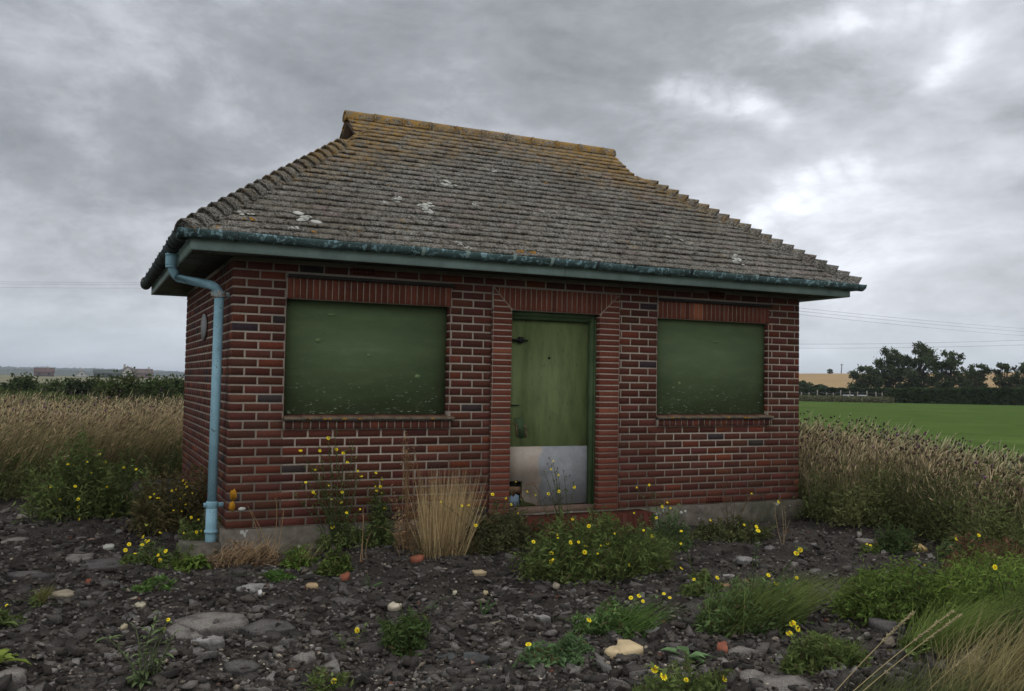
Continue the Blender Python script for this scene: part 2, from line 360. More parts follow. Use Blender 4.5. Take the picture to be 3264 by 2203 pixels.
# door
dr=empty('door',(2.6,.10,.06),parent=hut)
m=MB(); m.box((2.77,.10,.06),(3.495,.14,1.868)); m.box((2.58,.10,.302),(2.77,.14,1.868)); m.build('door_leaf',M['door'],dr)
m=MB(); th=.006
KP=[(2.585,.635),(3.492,.632),(3.50,.065),(2.93,.055),(2.91,.075),(2.80,.10),(2.768,.16),(2.772,.30),(2.585,.305)]
m.poly([(a,.0985,b) for a,b in KP][::-1],(0,-th,0)); kp=m.build('kick_plate',M['kick'],dr)
t=NT('peel_edge'); t.color(t.ramp(t.noise(12,5,.7),[(.3,(.30,.25,.20)),(.7,(.40,.35,.28))])); M['peel']=t.m
m=MB(); C=np.array([2.86,.13]); P_=[(C[0]+.10*math.cos(a)*(1+.12*math.sin(5*a)),.0920,C[1]+.15*math.sin(a)*(1+.08*math.sin(7*a))) for a in np.linspace(-.6,3.3,16)]; P_.append((2.70,.0915,.09)); m.tube([(a,.0915,c_) for a,_,c_ in P_[:-1]],.0035,5); m.build('peeled_edge',M['raw_ply'],kp)
m=MB(); m.box((2.58,.13,.056),(2.77,.16,.302)); m.build('hole_void',M['void'],dr)
m=MB(); m.poly([(2.63,.125,.06),(2.755,.125,.06),(2.75,.125,.16),(2.70,.125,.185),(2.65,.125,.15)],(0,-.008,0)); m.build('blue_scrap',M['pale_blue'],dr)
m=MB(); m.poly([(2.64,.118,.250),(2.765,.118,.245),(2.765,.118,.17),(2.72,.118,.19),(2.69,.118,.15),(2.645,.118,.20)],(0,-.006,0)); m.build('splintered_ply',M['raw_ply'],dr)
m=MB(); m.box((2.60,.072,1.70-.045),(2.76,.098,1.725-.045)); m.box((2.70,.066,1.64),(2.745,.097,1.70)); m.tube([(2.59,.078,1.668),(2.80,.078,1.668)],.007,8); m.build('bolt',M['dark_metal'],dr)
m=MB(); m.tube([(2.60,.085,1.035),(2.72,.085,1.035)],.006,8); m.tube([(2.62,.085,1.035),(2.62,.10,1.035)],.008,8); m.build('handle',M['dark_metal'],dr)
q=on(1750,1141,1,.098); m=MB(); m.tube([(q[0],.0995,q[2]),(q[0],.093,q[2])],.012,12); m.build('keyhole',M['dark_metal'],dr)
m=MB(); pc=[on(1400+a/1.743,850+b/1.743,1,.098) for a,b in ((415,840),(470,838),(472,880),(484,905),(478,945),(455,955),(432,945),(428,885))]; m.poly([tuple(p) for p in pc],(0,-.004,0)); m.build('lifted_ply',M['frame'],dr)
m=MB()
for a,b,c,d in ((415,868,432,885),(428,885,434,945),(470,880,486,905),(480,905,484,950)):
    p0=on(1400+a/1.743,850+b/1.743,1,.093); p1=on(1400+c/1.743,850+d/1.743,1,.093); m.tube([p0,p1],.006,5)
m.build('torn_edge',M['raw_ply'],dr,kind='stuff')
m=MB(); m.box((3.497,.055,0.0),(3.553,.15,1.948)); m.box((2.578,.055,0.0),(2.585,.15,1.948)); m.box((2.585,.055,1.872),(3.497,.15,1.948)); m.box((2.60,.040,1.905),(3.497,.055,1.948)); m.box((3.535,.040,0),(3.553,.055,1.9)); m.build('door_frame',M['frame'],hut)
m=MB(); m.box((2.578,.03,-.02),(3.553,.2,.052),(.16,.11,.08)); m.build('threshold',M['brick'],hut)
# air bricks
for px,py_,ax in ((1157,868,1),(2283,941,1),(2275,1593,1)):
    q=on(px,py_,1,0); m=MB(); m.box((q[0]-.105,-.012,q[2]-.031),(q[0]+.105,-.004,q[2]+.031),(.13,.035,.022)); a=m.build('air_brick',M['brick'],hut)
    m=MB()
    for i in range(6):
        for j in range(2): m.box((q[0]-.088+i*.032,-.0145,q[2]-.021+j*.026),(q[0]-.072+i*.032,-.0123,q[2]-.005+j*.026))
    m.build('vent_hole',M['void'],a)
# round cover on the end wall
m=MB(); cy,cz=1.80,1.768; P_=[(-.012,cy+.205*math.cos(a),cz+.132*math.sin(a)) for a in np.linspace(0,2*math.pi,33)[:-1]]; m.poly(P_,(-.014,0,0)); m.build('vent_cover',M['vent_plate'],hut)
# lichen on the corner bricks
m=MB(); blob(m,.05,.285,.032,.055,-.008,.002,3); blob(m,.04,.195,.032,.045,-.008,.002,4); m.build('wall_lichen',M['lichen_orange'],wall)
m=MB(); blob(m,.12,.165,.035,.02,-.008,.002,5); blob(m,4.55,-.07,.02,.02,-.045,.003,6); blob(m,4.60,-.06,.018,.02,-.045,.003,7); m.build('pale_lichen',M['lichen_white'],wall,kind='stuff')
# ------------------------------------------------------------------ eaves
O=.36; DB=D+.42
m=MB(); m.box((-O,-O,2.282),(W+O,0,2.30)); m.box((-O,0,2.282),(0,DB,2.30)); m.box((W,0,2.282),(W+O,DB,2.30)); m.box((0,D,2.282),(W,DB,2.30))
m.box((-.02,-.02,2.30),(W+.02,D+.02,2.34)); m.box((-.19,-O,2.278),(-.175,DB,2.2815)); m.build('soffit',M['soffit'],hut)
m=MB()
m.box((-O-.022,-O-.022,2.262),(W+O+.022,-O,2.405)); m.box((-O-.022,-O,2.262),(-O,DB,2.405)); m.box((W+O,-O,2.262),(W+O+.022,DB,2.405)); m.box((-O-.022,DB,2.262),(W+O+.022,DB+.022,2.405))
fa=m.build('fascia',M['fascia'],hut)
m=MB(); m.box((2.95,-O-.0235,2.262),(2.953,-O-.021,2.405)); m.build('board_joint',M['void'],fa)
def gutter(name,A,B,side,mat,endcap=(True,True)):
    """half round gutter from A to B; side = unit vector pointing outwards"""
    m=MB(); A=np.array(A,float); B=np.array(B,float); s=np.array(side,float); n=24; r=.064; N=max(2,int(np.linalg.norm(B-A)/.4)); V=[]
    rings=[]
    for i in range(N+1):
        p=A+(B-A)*i/N; w=.004*math.sin(i*1.7)
        ring=[]
        for k in range(n+1):
            t=math.pi*k/n; ring.append(p+s*(r*math.cos(t))+np.array([0,0,-r*math.sin(t)*1.05+w]))
        for k in range(n,-1,-1):
            t=math.pi*k/n; ring.append(p+s*((r-.007)*math.cos(t))+np.array([0,0,-(r-.007)*math.sin(t)+w]))
        rings.append(ring)
    K=len(rings[0]); V=[q for g in rings for q in g]
    F=[(i*K+k,i*K+(k+1)%K,(i+1)*K+(k+1)%K,(i+1)*K+k) for i in range(N) for k in range(K)]
    F+=[tuple(range(K)),tuple(N*K+k for k in range(K))[::-1]]
    m.add(V,F); g=m.build(name,M[mat],hut,smooth=False); return g
gy=-O-.022-.062; gx=-O-.022-.062; GZ=2.405
gf=gutter('gutter',(gx-.05,gy,GZ),(W-gx+.05,gy,GZ-.008),(0,-1,0),'gutter')
gl=gutter('gutter',(gx,gy+.06,GZ-.002),(gx,DB+.06,GZ-.012),(-1,0,0),'gutter_dirty')
gr=gutter('gutter',(W-gx,gy-.06,GZ-.006),(W-gx,DB+.06,GZ-.006),(1,0,0),'gutter_dirty')
# corner pieces and joints
def ringband(g,p,side,mat,w=.03,r=.070):
    m=MB(); s=np.array(side,float); ax=np.cross(s,[0,0,1]); p=np.array(p,float); n=14
    V=[]; 
    for e_ in (-w/2,w/2):
        for k in range(n+1):
            t=math.pi*k/n; V.append(p+ax*e_+s*(r*math.cos(t))+np.array([0,0,.004-r*math.sin(t)*1.05]))
    F=[(k,k+1,n+2+k,n+1+k) for k in range(n)]; F+=[tuple(range(n+1))[::-1],tuple(range(n+1,2*n+2))]
    m.add(V,F); return m.build('bracket',M[mat],g)
for px in (755,1175,1350,1490,1640,1760,1905,2021,2205,2412,2640):
    q=on(px,760+(px-755)*.069,1,gy-.05); ringband(gf,(q[0],gy,GZ),(0,-1,0),'gutter_dirty' if px%2 else 'fascia')
for y in (-.30,.05,.28,.62,1.1,1.6,2.0,2.5,3.0,3.5,4.05): ringband(gl,(gx,y,GZ-.004),(-1,0,0),'gutter_dirty',.035,.072)
# moss sprouting over the side gutter
m=MB()
for k in range(60):
    y=random.uniform(-.3,4.1); x=gx-random.uniform(.02,.06); h=random.uniform(.01,.035); a=random.uniform(0,6.28)
    m.add([(x,y,GZ-.01),(x+.012*math.cos(a),y+.012*math.sin(a),GZ-.01),(x-random.uniform(0,.02),y+random.uniform(-.02,.02),GZ+h)],[(0,1,2)],(.05,.06,.03))
m.build('gutter_moss',M['leaf'],gl,kind='stuff')
# downpipe
T0=on(547,810,0,gx); 
pyy=T0[1]
pt=on(699,935,1,.16); pb=on(676,1600,1,.16)
dp=empty('downpipe',(pb[0],.16,-.15),parent=hut)
A0=np.array([gx,pyy,GZ-.06]); A1=np.array([gx,pyy,T0[2]-.06]); A2=np.array([gx+.03,pyy+.01,T0[2]-.16]); 
B0=np.array([pt[0],.16,pt[2]-.02]); B1=B0+np.array([-.012,0,.05]); 
def bez(P,n=10):
    P=np.array(P,float); o=[]
    for t in np.linspace(0,1,n):
        Q=P.copy()
        while len(Q)>1: Q=Q[:-1]*(1-t)+Q[1:]*t
        o.append(Q[0])
    return o
path=[A0,A1]+bez([A1,A1+[0,0,-.09],A2+[.03,.0,-.045]],8)[1:]
E1=B0+np.array([-.06,0,.085]); path+=[E1]+bez([E1,B0+[.0,0,.05],B0],7)[1:]
m=MB(); m.tube(path,.038,16); m.build('swan_neck',M['pipe'],dp,smooth=True)
m=MB(); m.tube([A1+[0,0,.05],A1+[0,0,.03],A1+[0,0,-.03],A1+[0,0,-.05]],[.047,.050,.050,.044],16); m.tube([A1+[0,0,.045],A1+[0,0,.06]],.054,16); m.tube([A1+[0,0,-.045],A1+[0,0,-.06]],.048,16); m.build('outlet_collar',M['pipe'],dp)
bot=np.array([pb[0],.16,pb[2]]); 
def pl_(z): k=(z-bot[2])/(B0[2]-bot[2]); return bot+(B0-bot)*k
m=MB(); m.tube([pl_(B0[2]+.0),pl_(.17)],.0395,18); m.build('pipe',M['pipe'],dp,smooth=True)
m=MB(); m.tube([pl_(.18),pl_(-.05),pl_(-.25)],.047,18); m.tube([pl_(-.02),pl_(-.045)],.056,18); m.build('pipe_foot',M['pipe'],dp,smooth=True)
t=NT('rusty_paint'); n=t.noise(30,5,.7); t.color(t.ramp(n,[(.42,(.16,.30,.34)),(.52,(.45,.50,.48)),(.62,(.25,.10,.04))])); M['rusty']=t.m
for z,mt in ((B0[2]+.01,'rusty'),(.19,'pipe')):
    p=pl_(z); m=MB(); m.tube([p+[0,0,-.03],p+[0,0,-.022],p+[0,0,.022],p+[0,0,.03]],[.044,.05,.05,.044],18)
    m.box((p[0]+.045,p[1]-.012,p[2]-.02),(p[0]+.095 if z>1 else p[0]+.10,p[1]+.005,p[2]+.02)); m.box((p[0]-.068,p[1]-.012,p[2]-.018),(p[0]-.04,p[1]+.005,p[2]+.018)); m.build('clamp',M[mt],dp)
# ------------------------------------------------------------------ roof
roof=empty('roof',(3.09,1.86,2.40),parent=hut)
EY=-.43; EZ=2.405; S=.770; GA=.0845; TH=.019; NR=27; RG=D/2       # eave line, slope, plan gauge
XL,XR=-.43,W+.43; YB=D+.43
GX0,GX1=1.41,4.82; GP=1.86
def tcol():
    b=np.array([.118,.098,.068])*random.uniform(.62,1.25); 
    if random.random()<.05: b=np.array([.15,.10,.078])*random.uniform(.7,1.1)
    return b
def slope_tiles(mb,org,u,w,length,nrows,capL,capR):
    """tiles on a slope: org eave corner, u along eave, w inwards in plan; caps: plan coordinates where gablet verge stops the hip"""
    org,u,w=map(lambda a:np.array(a,float),(org,u,w)); tw=.165
    for r in range(nrows):
        p0=r*GA; p1=p0+GA*1.35
        if p1*S+EZ>4.15: p1=(4.15-EZ)/S
        off=(r%2)*tw/2+random.uniform(-.008,.008)-tw
        wob=random.uniform(-.003,.003)
        x=off
        while x<length:
            a,b=x+random.uniform(.0005,.002),x+tw-random.uniform(.0005,.002); x+=tw
            lo0,lo1=min(p0,capL),min(p1,capL); hi0,hi1=length-min(p0,capR),length-min(p1,capR)
            a0,b0=max(a,lo0),min(b,hi0); a1,b1=max(a,lo1),min(b,hi1)
            if b0-a0<.01: continue
            if b1-a1<.004: a1=b1=(a0+b0)/2 if b1<a1 else (a1+b1)/2; a1-=.002; b1+=.002; 
            dz0=random.uniform(-.002,.008)+TH+wob; dz1=-.004; j=random.uniform(-.007,.007)+(random.uniform(-.012,0) if random.random()<.05 else 0)
            sk=random.uniform(-.002,.002)
            q0=p0+j; z0=EZ+p0*S; z1=EZ+p1*S; c=tcol()
            P=lambda s_,p,z:(*(org[:2]+u[:2]*s_+w[:2]*p),z)
            V=[P(a0,q0+sk,z0+dz0-TH),P(b0,q0-sk,z0+dz0-TH),P(b1,p1,z1+dz1-TH),P(a1,p1,z1+dz1-TH),P(a0,q0+sk,z0+dz0),P(b0,q0-sk,z0+dz0),P(b1,p1,z1+dz1),P(a1,p1,z1+dz1)]
            mb.add(V,[(0,3,2,1),(4,5,6,7),(0,1,5,4),(1,2,6,5),(2,3,7,6),(3,0,4,7)],tuple(c))
mb=MB(); slope_tiles(mb,(XL,EY,0),(1,0,0),(0,1,0),XR-XL,NR,GX0-XL,XR-GX1); mb.build('roof_slope',M['roof_tile'],roof)
mb=MB(); slope_tiles(mb,(XR,YB,0),(-1,0,0),(0,-1,0),XR-XL,NR,XR-GX1,GX0-XL); mb.build('roof_slope',M['roof_tile'],roof)
mb=MB(); slope_tiles(mb,(XL,YB,0),(0,-1,0),(1,0,0),YB-EY,24,9,9); mb.build('roof_slope',M['roof_tile'],roof)
mb=MB(); slope_tiles(mb,(XR,EY,0),(0,1,0),(-1,0,0),YB-EY,24,9,9); mb.build('roof_slope',M['roof_tile'],roof)
# boarding under the tiles
z=lambda p:EZ+p*S-.030; g=GP-.02
V=[(XL+.05,EY+.05,z(.05)),(XR-.05,EY+.05,z(.05)),(XR-.05,YB-.05,z(.05)),(XL+.05,YB-.05,z(.05)),(GX0+.24,EY+g,z(g)),(GX1-.24,EY+g,z(g)),(GX1-.24,YB-g,z(g)),(GX0+.24,YB-g,z(g)),(GX0+.24,RG,z(RG-EY)),(GX1-.24,RG,z(RG-EY))]
m=MB(); m.add(V,[(0,1,5,4),(2,3,7,6),(3,0,4,7),(1,2,6,5),(4,5,9,8),(6,7,8,9),(4,8,7),(5,6,9),(3,2,1,0)]); m.build('roof_boarding',M['void'],roof)
# hips: bonnet tiles
def bonnet(mb,p,d,out,w0,w1,ln):
    """arched tile; p lower end on hip line, d up-hip unit, w0 lower half width"""
    d=np.array(d,float); d/=np.linalg.norm(d); sdir=np.cross(d,[0,0,1]); sdir/=np.linalg.norm(sdir); nrm=np.cross(sdir,d); 
    if nrm[2]<0: nrm=-nrm
    n=8; R=[]
    for (t,wd,h,lift) in ((0,w0,.060,.032),(ln,w1,.035,-.012)):
        for rr in (0,.013):
            for k in range(n+1):
                a=math.pi*(k/n); x=math.cos(a)*(wd-rr); y=math.sin(a)**.75*(h-rr)+lift-.058*abs(math.cos(a))**1.3
                R.append(p+d*t+sdir*x+nrm*y)
    K=n+1; F=[]
    for k in range(n): F+= [(k,k+1,2*K+k+1,2*K+k),(K+k+1,K+k,3*K+k,3*K+k+1)]
    for k in range(n): F.append((k+1,k,K+k,K+k+1))
    c=tuple(tcol()*random.uniform(.75,1.05)); c2=(.045,.04,.033)
    mb.add(R,F,c)
    # bedding mortar inside the lower mouth
    q=[R[K+k]+d*.012 for k in range(K)]; mb.add(q,[tuple(range(K))],c2)
DZ=S
for corner,dx,dy in (((XL,EY),1,1),((XR,EY),-1,1),((XL,YB),1,-1),((XR,YB),-1,-1)):
    mb=MB(); dh=np.array([dx,dy,S],float); N=20
    for k in range(N):
        p=np.array([corner[0]+dx*(k*GA-.01),corner[1]+dy*(k*GA-.01),EZ+k*GA*S-.002-.0012*k]); 
        p=p+np.random.default_rng(k).uniform(-.003,.003,3)
        bonnet(mb,p,dh,None,.105+random.uniform(-.006,.006),.075,GA*1.62*1.55)
    mb.build('hip',M['roof_tile'],roof)
# ridge
zr=4.155; mb=MB(); x=GX0-.02; i=0
while x<GX1:
    x2=min(x+.325,GX1+.02); c=tuple(tcol()); n=12; R=[]; r=.088; wz=random.uniform(-.004,.004)
    for xx in (x+.003,x2-.003):
        for rr in (r,r-.018):
            for k in range(n+1):
                a=math.pi*k/n; R.append((xx,RG-math.cos(a)*rr*1.05,zr-.040+math.sin(a)*rr*1.15+wz))
    K=n+1; F=[]
    for k in range(n): F+=[(k,k+1,2*K+k+1,2*K+k),(K+k+1,K+k,3*K+k,3*K+k+1),(k+1,k,K+k,K+k+1),(2*K+k,2*K+k+1,3*K+k+1,3*K+k)]
    mb.add(R,F,c); mb.box((x2-.006,RG-.10,zr-.09),(x2+.006,RG+.10,zr+.04),(.10,.09,.07)) if x2<GX1 else None
    x=x2; i+=1
for xx in (GX0-.008,GX1-.004): mb.poly([(xx,RG-math.cos(a)*.09,zr-.05+math.sin(a)*.10) for a in np.linspace(0,math.pi,11)],(.012,0,0),(.17,.15,.12))
mb.build('ridge',M['roof_tile'],roof)
# gablets
for sx,x0 in ((1,GX0),(-1,GX1)):
    hb=EZ+GP*S; yb0=EY+GP; yb1=YB-GP; ga=MB(); xi=x0+sx*.20
    ga.poly([(xi,yb0+.03,hb-.03),(xi,yb1-.03,hb-.03),(xi,RG,4.10)],(sx*.01,0,0)); gab=ga.build('gablet',M['pipe'],roof)
    m=MB(); 
    for ya,yb in ((yb0,RG),(yb1,RG)):
        s_=1 if ya<yb else -1
        m.poly([(x0+sx*.01,ya-s_*.03,hb-.05),(x0+sx*.01,yb,4.10),(x0+sx*.01,yb,4.075),(x0+sx*.01,ya+s_*.005,hb-.05)],(sx*.20,0,0),(.10,.075,.055))
    m.build('verge_underside',M['generic'],gab)
    m=MB(); m.poly([(x0+sx*.17,yb1-.09,hb-.03),(x0+sx*.17,yb1-.03,hb-.03),(x0+sx*.17,RG+.02,4.07),(x0+sx*.17,RG-.03,4.05)],(sx*.02,0,0)); m.build('bargeboard',M['fascia'],gab)
# big pale lichen rosettes on the front slope
def onslope(px,py):
    d=ray(px,py); t=(EZ+S*(CAM[1]-EY)-CAM[2])/(d[2]-S*d[1]); return CAM+t*d
m=MB(); mo=MB()
sd=np.array([0,1,S])/math.hypot(1,S); nn=np.array([0,-S,1])/math.hypot(1,S)
def rosette(mb,px,py,rx,seed):
    c=onslope(px,py); rr=random.Random(seed)
    for k in range(rr.randint(7,11)):
        ox,oy=rr.gauss(0,rx*.45),rr.gauss(0,rx*.32); r=rx*rr.uniform(.15,.38)
        row=round((c[1]+oy*sd[1]-EY)/GA-.5)+.5; 
        P=[c+np.array([ox,0,0])+sd*oy+np.array([r*math.cos(a)*rr.uniform(.7,1.2),0,0])+sd*(r*.7*math.sin(a)*rr.uniform(.7,1.2))+nn*.0155 for a in np.linspace(0,6.283,9)[:-1]]
        mb.poly(P,nn*.0025)
for i,(px,py,r) in enumerate(((968,697,.085),(935,731,.035),(782,689,.045),(1352,660,.075),(1362,678,.06),(1226,653,.03),(1425,591,.055),(1570,549,.04),(1264,635,.035),(1275,638,.03),(1459,780,.03),(1490,793,.025),(2345,825,.055),(2352,838,.06),(1513,657,.03),(1265,868-220,.02),(2175,770,.03),(1730,680,.02),(1840,730,.02),(2130,760,.025))): rosette(m,px,py,r*1.5,i)
for i,(px,py,r) in enumerate(((1657,806,.035),(1696,810,.035),(800,704,.03),(1000,745,.02),(1740,588,.02),(2040,712,.015),(1580,490,.02),(1980,575,.025))): rosette(mo,px,py,r*1.2,i+50)
m.build('pale_lichen',M['lichen_white'],roof,kind='stuff'); mo.build('orange_lichen',M['lichen_orange'],roof,kind='stuff')
# ------------------------------------------------------------------ ground
t=NT('ground_mat'); a=t.attr(); f=t.noise(30,6,.75); f2=t.noise(120,3,.7)
c=t.mix(1,a,t.ramp(f,[(.3,.5),(.7,1.5)]),'MULTIPLY'); c=t.mix(t.ramp(f2,[(.64,0.),(.70,.6)]),c,(.20,.18,.155)); t.color(c); t.bump(f,.05); t.b.inputs['Roughness'].default_value=.97; M['ground']=t.m
xs=np.arange(-6,13.01,.04); ys=np.arange(-6.4,6.0,.04); gx_,gy_=np.meshgrid(xs,ys)
def lumps(x,y):
    a=vnoise(x,y,6,11); b=vnoise(x,y,14,12); c=vnoise(x,y,30,13)
    a=np.abs(a-.5)*2
    return .045*(1-a)**2+.04*b+.025*c-.05
near=(gy_<.8)|(gx_>W)
fd=np.clip((np.minimum(gx_+6,13-gx_)),0,1)*np.clip((gy_+6.4)*1.0,0,1)*np.clip((6-gy_),0,1)
zg=gz(gx_,gy_)+lumps(gx_,gy_)*np.clip(fd,0,1)
inside=(gx_>-.05)&(gx_<W+.05)&(gy_>-.02)&(gy_<D+.02); zg=np.where(inside,-.3,zg)
zg=np.where(fd<=.02,-.24,zg)
k=vnoise(gx_,gy_,1.3,5)[...,None]; k2=vnoise(gx_,gy_,9,6)[...,None]
cg=np.array([.052,.044,.037])*(1-k)+np.array([.082,.071,.060])*k; cg=cg*(.6+.8*k2)
h,w_=gx_.shape; idx=np.arange(h*w_).reshape(h,w_); F=np.stack([idx[:-1,:-1],idx[:-1,1:],idx[1:,1:],idx[1:,:-1]],-1).reshape(-1,4)
npg=npmesh('ground',np.stack([gx_,gy_,zg],-1).reshape(-1,3),F,cg.reshape(-1,3))
link('ground',npg,M['ground'],kind='structure')
# wide land: pasture, scrub land, stubble and hill
def sheet(name,pts,mat,col=None,**k):
    V=np.array(pts,float); me=npmesh(name,V,[tuple(range(len(V)))],None if col is None else np.tile(col,(len(V),1))); return link(name,me,mat,kind='structure',**k)
t=NT('far_ground'); n=t.noise(.03,5,.6); t.color(t.ramp(n,[(.35,(.045,.055,.022)),(.65,(.09,.09,.045))])); M['far_ground']=t.m
R_=4200; n=64; ring=[(R_*math.cos(a),R_*math.sin(a),-.6) for a in np.linspace(0,2*math.pi,n+1)[:-1]]
me=npmesh('land',np.array(ring),[tuple(range(n))]); link('land',me,M['far_ground'],kind='structure')
# scrubland sheet around the site
t=NT('turf'); n=t.noise(1.3,6,.7); t.color(t.mix(t.noise(.15,3),t.ramp(n,[(.3,(.035,.045,.015)),(.7,(.085,.09,.035))]),(.07,.065,.03))); M['turf']=t.m
sheet('rough_turf',[(-90,-60,-.28),(140,-60,-.28),(140,20,-.28),(60,70,-.30),(-90,75,-.30)],M['turf'])
# mown green pasture to the right
t=NT('pasture'); n=t.noise(.35,6,.62,stretch=(1,1,1)); n2=t.noise(.09,4,.6,stretch=(.35,1.6,1)); n3=t.noise(5,4,.7)
c=t.mix(t.ramp(n2,[(.38,0.),(.62,1.)]),t.ramp(n,[(.35,(.062,.098,.026)),(.65,(.105,.155,.042))]),(.074,.118,.032)); c=t.mix(t.ramp(t.noise(.9,5,.75,stretch=(.6,1.4,1)),[(.58,0.),(.68,.65)]),c,(.028,.06,.014)); t.color(c); t.b.inputs['Specular IOR Level'].default_value=0.; t.b.inputs['Roughness'].default_value=1.; M['pasture']=t.m
def pol(dist,px,z): p=far(px,dist); return (p[0],p[1],z)
A=[]; cols=np.linspace(2150,3500,40); dists=[9.5,12,16,22,30,42,60,80,100,128]
V=[];F=[]
for i,dd in enumerate(dists):
    for j,px in enumerate(cols):
        x,y,_=pol(dd,px,0); V.append((x,y,-.25+.10*(vnoise(x,y,.12,3)-.5)*min(1,dd/20)-(0 if dd>10 else .15)))
nC=len(cols); F=[(i*nC+j,i*nC+j+1,(i+1)*nC+j+1,(i+1)*nC+j) for i in range(len(dists)-1) for j in range(nC-1)]
link('pasture',npmesh('pasture',np.array(V),F,smooth=True),M['pasture'],kind='structure')
# ripe barley hill beyond the hedge
t=NT('barley'); n=t.noise(.05,5,.6,stretch=(1,1,.2)); n2=t.noise(.6,4,.7,stretch=(1,1,4)); t.color(t.mix(t.ramp(n2,[(.35,0.),(.7,.5)]),t.ramp(n,[(.3,(.30,.19,.075)),(.7,(.42,.28,.12))]),(.24,.17,.075))); M['barley']=t.m
V=[]; cols=np.linspace(2000,4200,60); prof=[(128,-.9),(170,.0),(230,1.6),(300,3.6),(380,6.0),(450,7.6),(520,7.9),(900,2)]
for dd,z in prof:
    for j,px in enumerate(cols): x,y,_=pol(dd,px,0); V.append((x,y,z+(0.0022*(px-2700))*dd/450+.2*math.sin(px*.004)))
nC=len(cols); F=[(i*nC+j,i*nC+j+1,(i+1)*nC+j+1,(i+1)*nC+j) for i in range(len(prof)-1) for j in range(nC-1)]
link('barley_hill',npmesh('barley_hill',np.array(V),F,smooth=True),M['barley'],kind='structure')
# stubble fields far to the left
t=NT('stubble'); n=t.noise(.01,4,.6); t.color(t.ramp(n,[(.4,(.20,.18,.10)),(.6,(.14,.145,.075))])); M['stubble']=t.m
sheet('stubble_field',[pol(200,-400,-.56),pol(200,900,-.56),pol(900,900,-.5),pol(900,-400,-.5)],M['stubble'])
# low wooded hills on the skyline
t=NT('hills'); n=t.noise(.004,5,.7); t.color(t.ramp(n,[(.35,(.035,.05,.035)),(.65,(.075,.09,.06))])); M['hills']=t.m
def hills(name,dist,x0,x1,hf,step,mat=None):
    cols=np.arange(x0,x1,step); V=[]; F=[]
    for k,(dd,hm) in enumerate(((dist,0),(dist+60,1),(dist+900,.8))):
        for px in cols: p=far(px,dd); V.append((p[0],p[1],-1+hf(px)*hm))
    n=len(cols); F=[(i*n+j,i*n+j+1,(i+1)*n+j+1,(i+1)*n+j) for i in range(2) for j in range(n-1)]
    return link(name,npmesh(name,np.array(V),F),M['hills'],kind='structure')
hills('hills',2900,-500,1100,lambda p:11+6*vnoise(p,0,.012,4)+3.5*vnoise(p,0,.11,8)+2.*vnoise(p,0,.45,9)+max(0,5*(1-abs(p-150)/260)),2.0)
hills('nearer_hills',1700,-500,1100,lambda p:4.5+4.*vnoise(p,3,.02,14)+2.5*vnoise(p,0,.2,18)+1.2*vnoise(p,0,.7,19),2.0)
# ------------------------------------------------------------------ foliage helpers
def quads(C,size,rng,flat=0.,asp=1.6):
    """leaf quads at centres C"""
    n=len(C); a=rng.normal(size=(n,3)); a[:,2]*=1-flat; a/=np.linalg.norm(a,axis=1,keepdims=True); b=rng.normal(size=(n,3)); b-=a*(a*b).sum(1,keepdims=True); b/=np.linalg.norm(b,axis=1,keepdims=True)
    s=size*rng.uniform(.6,1.3,(n,1)) if np.isscalar(size) else size[:,None]*rng.uniform(.6,1.3,(n,1))
    a=a*s*.5*asp; b=b*s*.5
    V=np.stack([C-a,C+b,C+a,C-b],1).reshape(-1,3); F=np.arange(4*n).reshape(n,4); return V,F
def crown_mesh(name,clumps,n,leaf,col,rng,var=.35,origin=(0,0,0),dark=.55):
    """clumps: list of (centre, radii). leaf quads spread in shells of every clump, each clump its own tone"""
    w=np.array([c[1][0]*c[1][1]+c[1][0]*c[1][2] for c in clumps]); w/=w.sum(); C=[];K=[]
    for (ce,r),ww in zip(clumps,w):
        m=max(8,int(n*ww)); d=rng.normal(size=(m,3)); d/=np.linalg.norm(d,axis=1,keepdims=True); rr=np.abs(rng.normal(.62,.30,(m,1)))
        C.append(np.array(ce)+d*rr*np.array(r)); K.append(np.tile(np.array(col)*rng.uniform(1-var,1+var),(m,1)))
    C=np.concatenate(C);K=np.concatenate(K)*rng.uniform(.75,1.25,(len(C),1)); V,F=quads(C,leaf,rng,.1); return npmesh(name,V-np.array(origin),F,np.repeat(K,4,0))
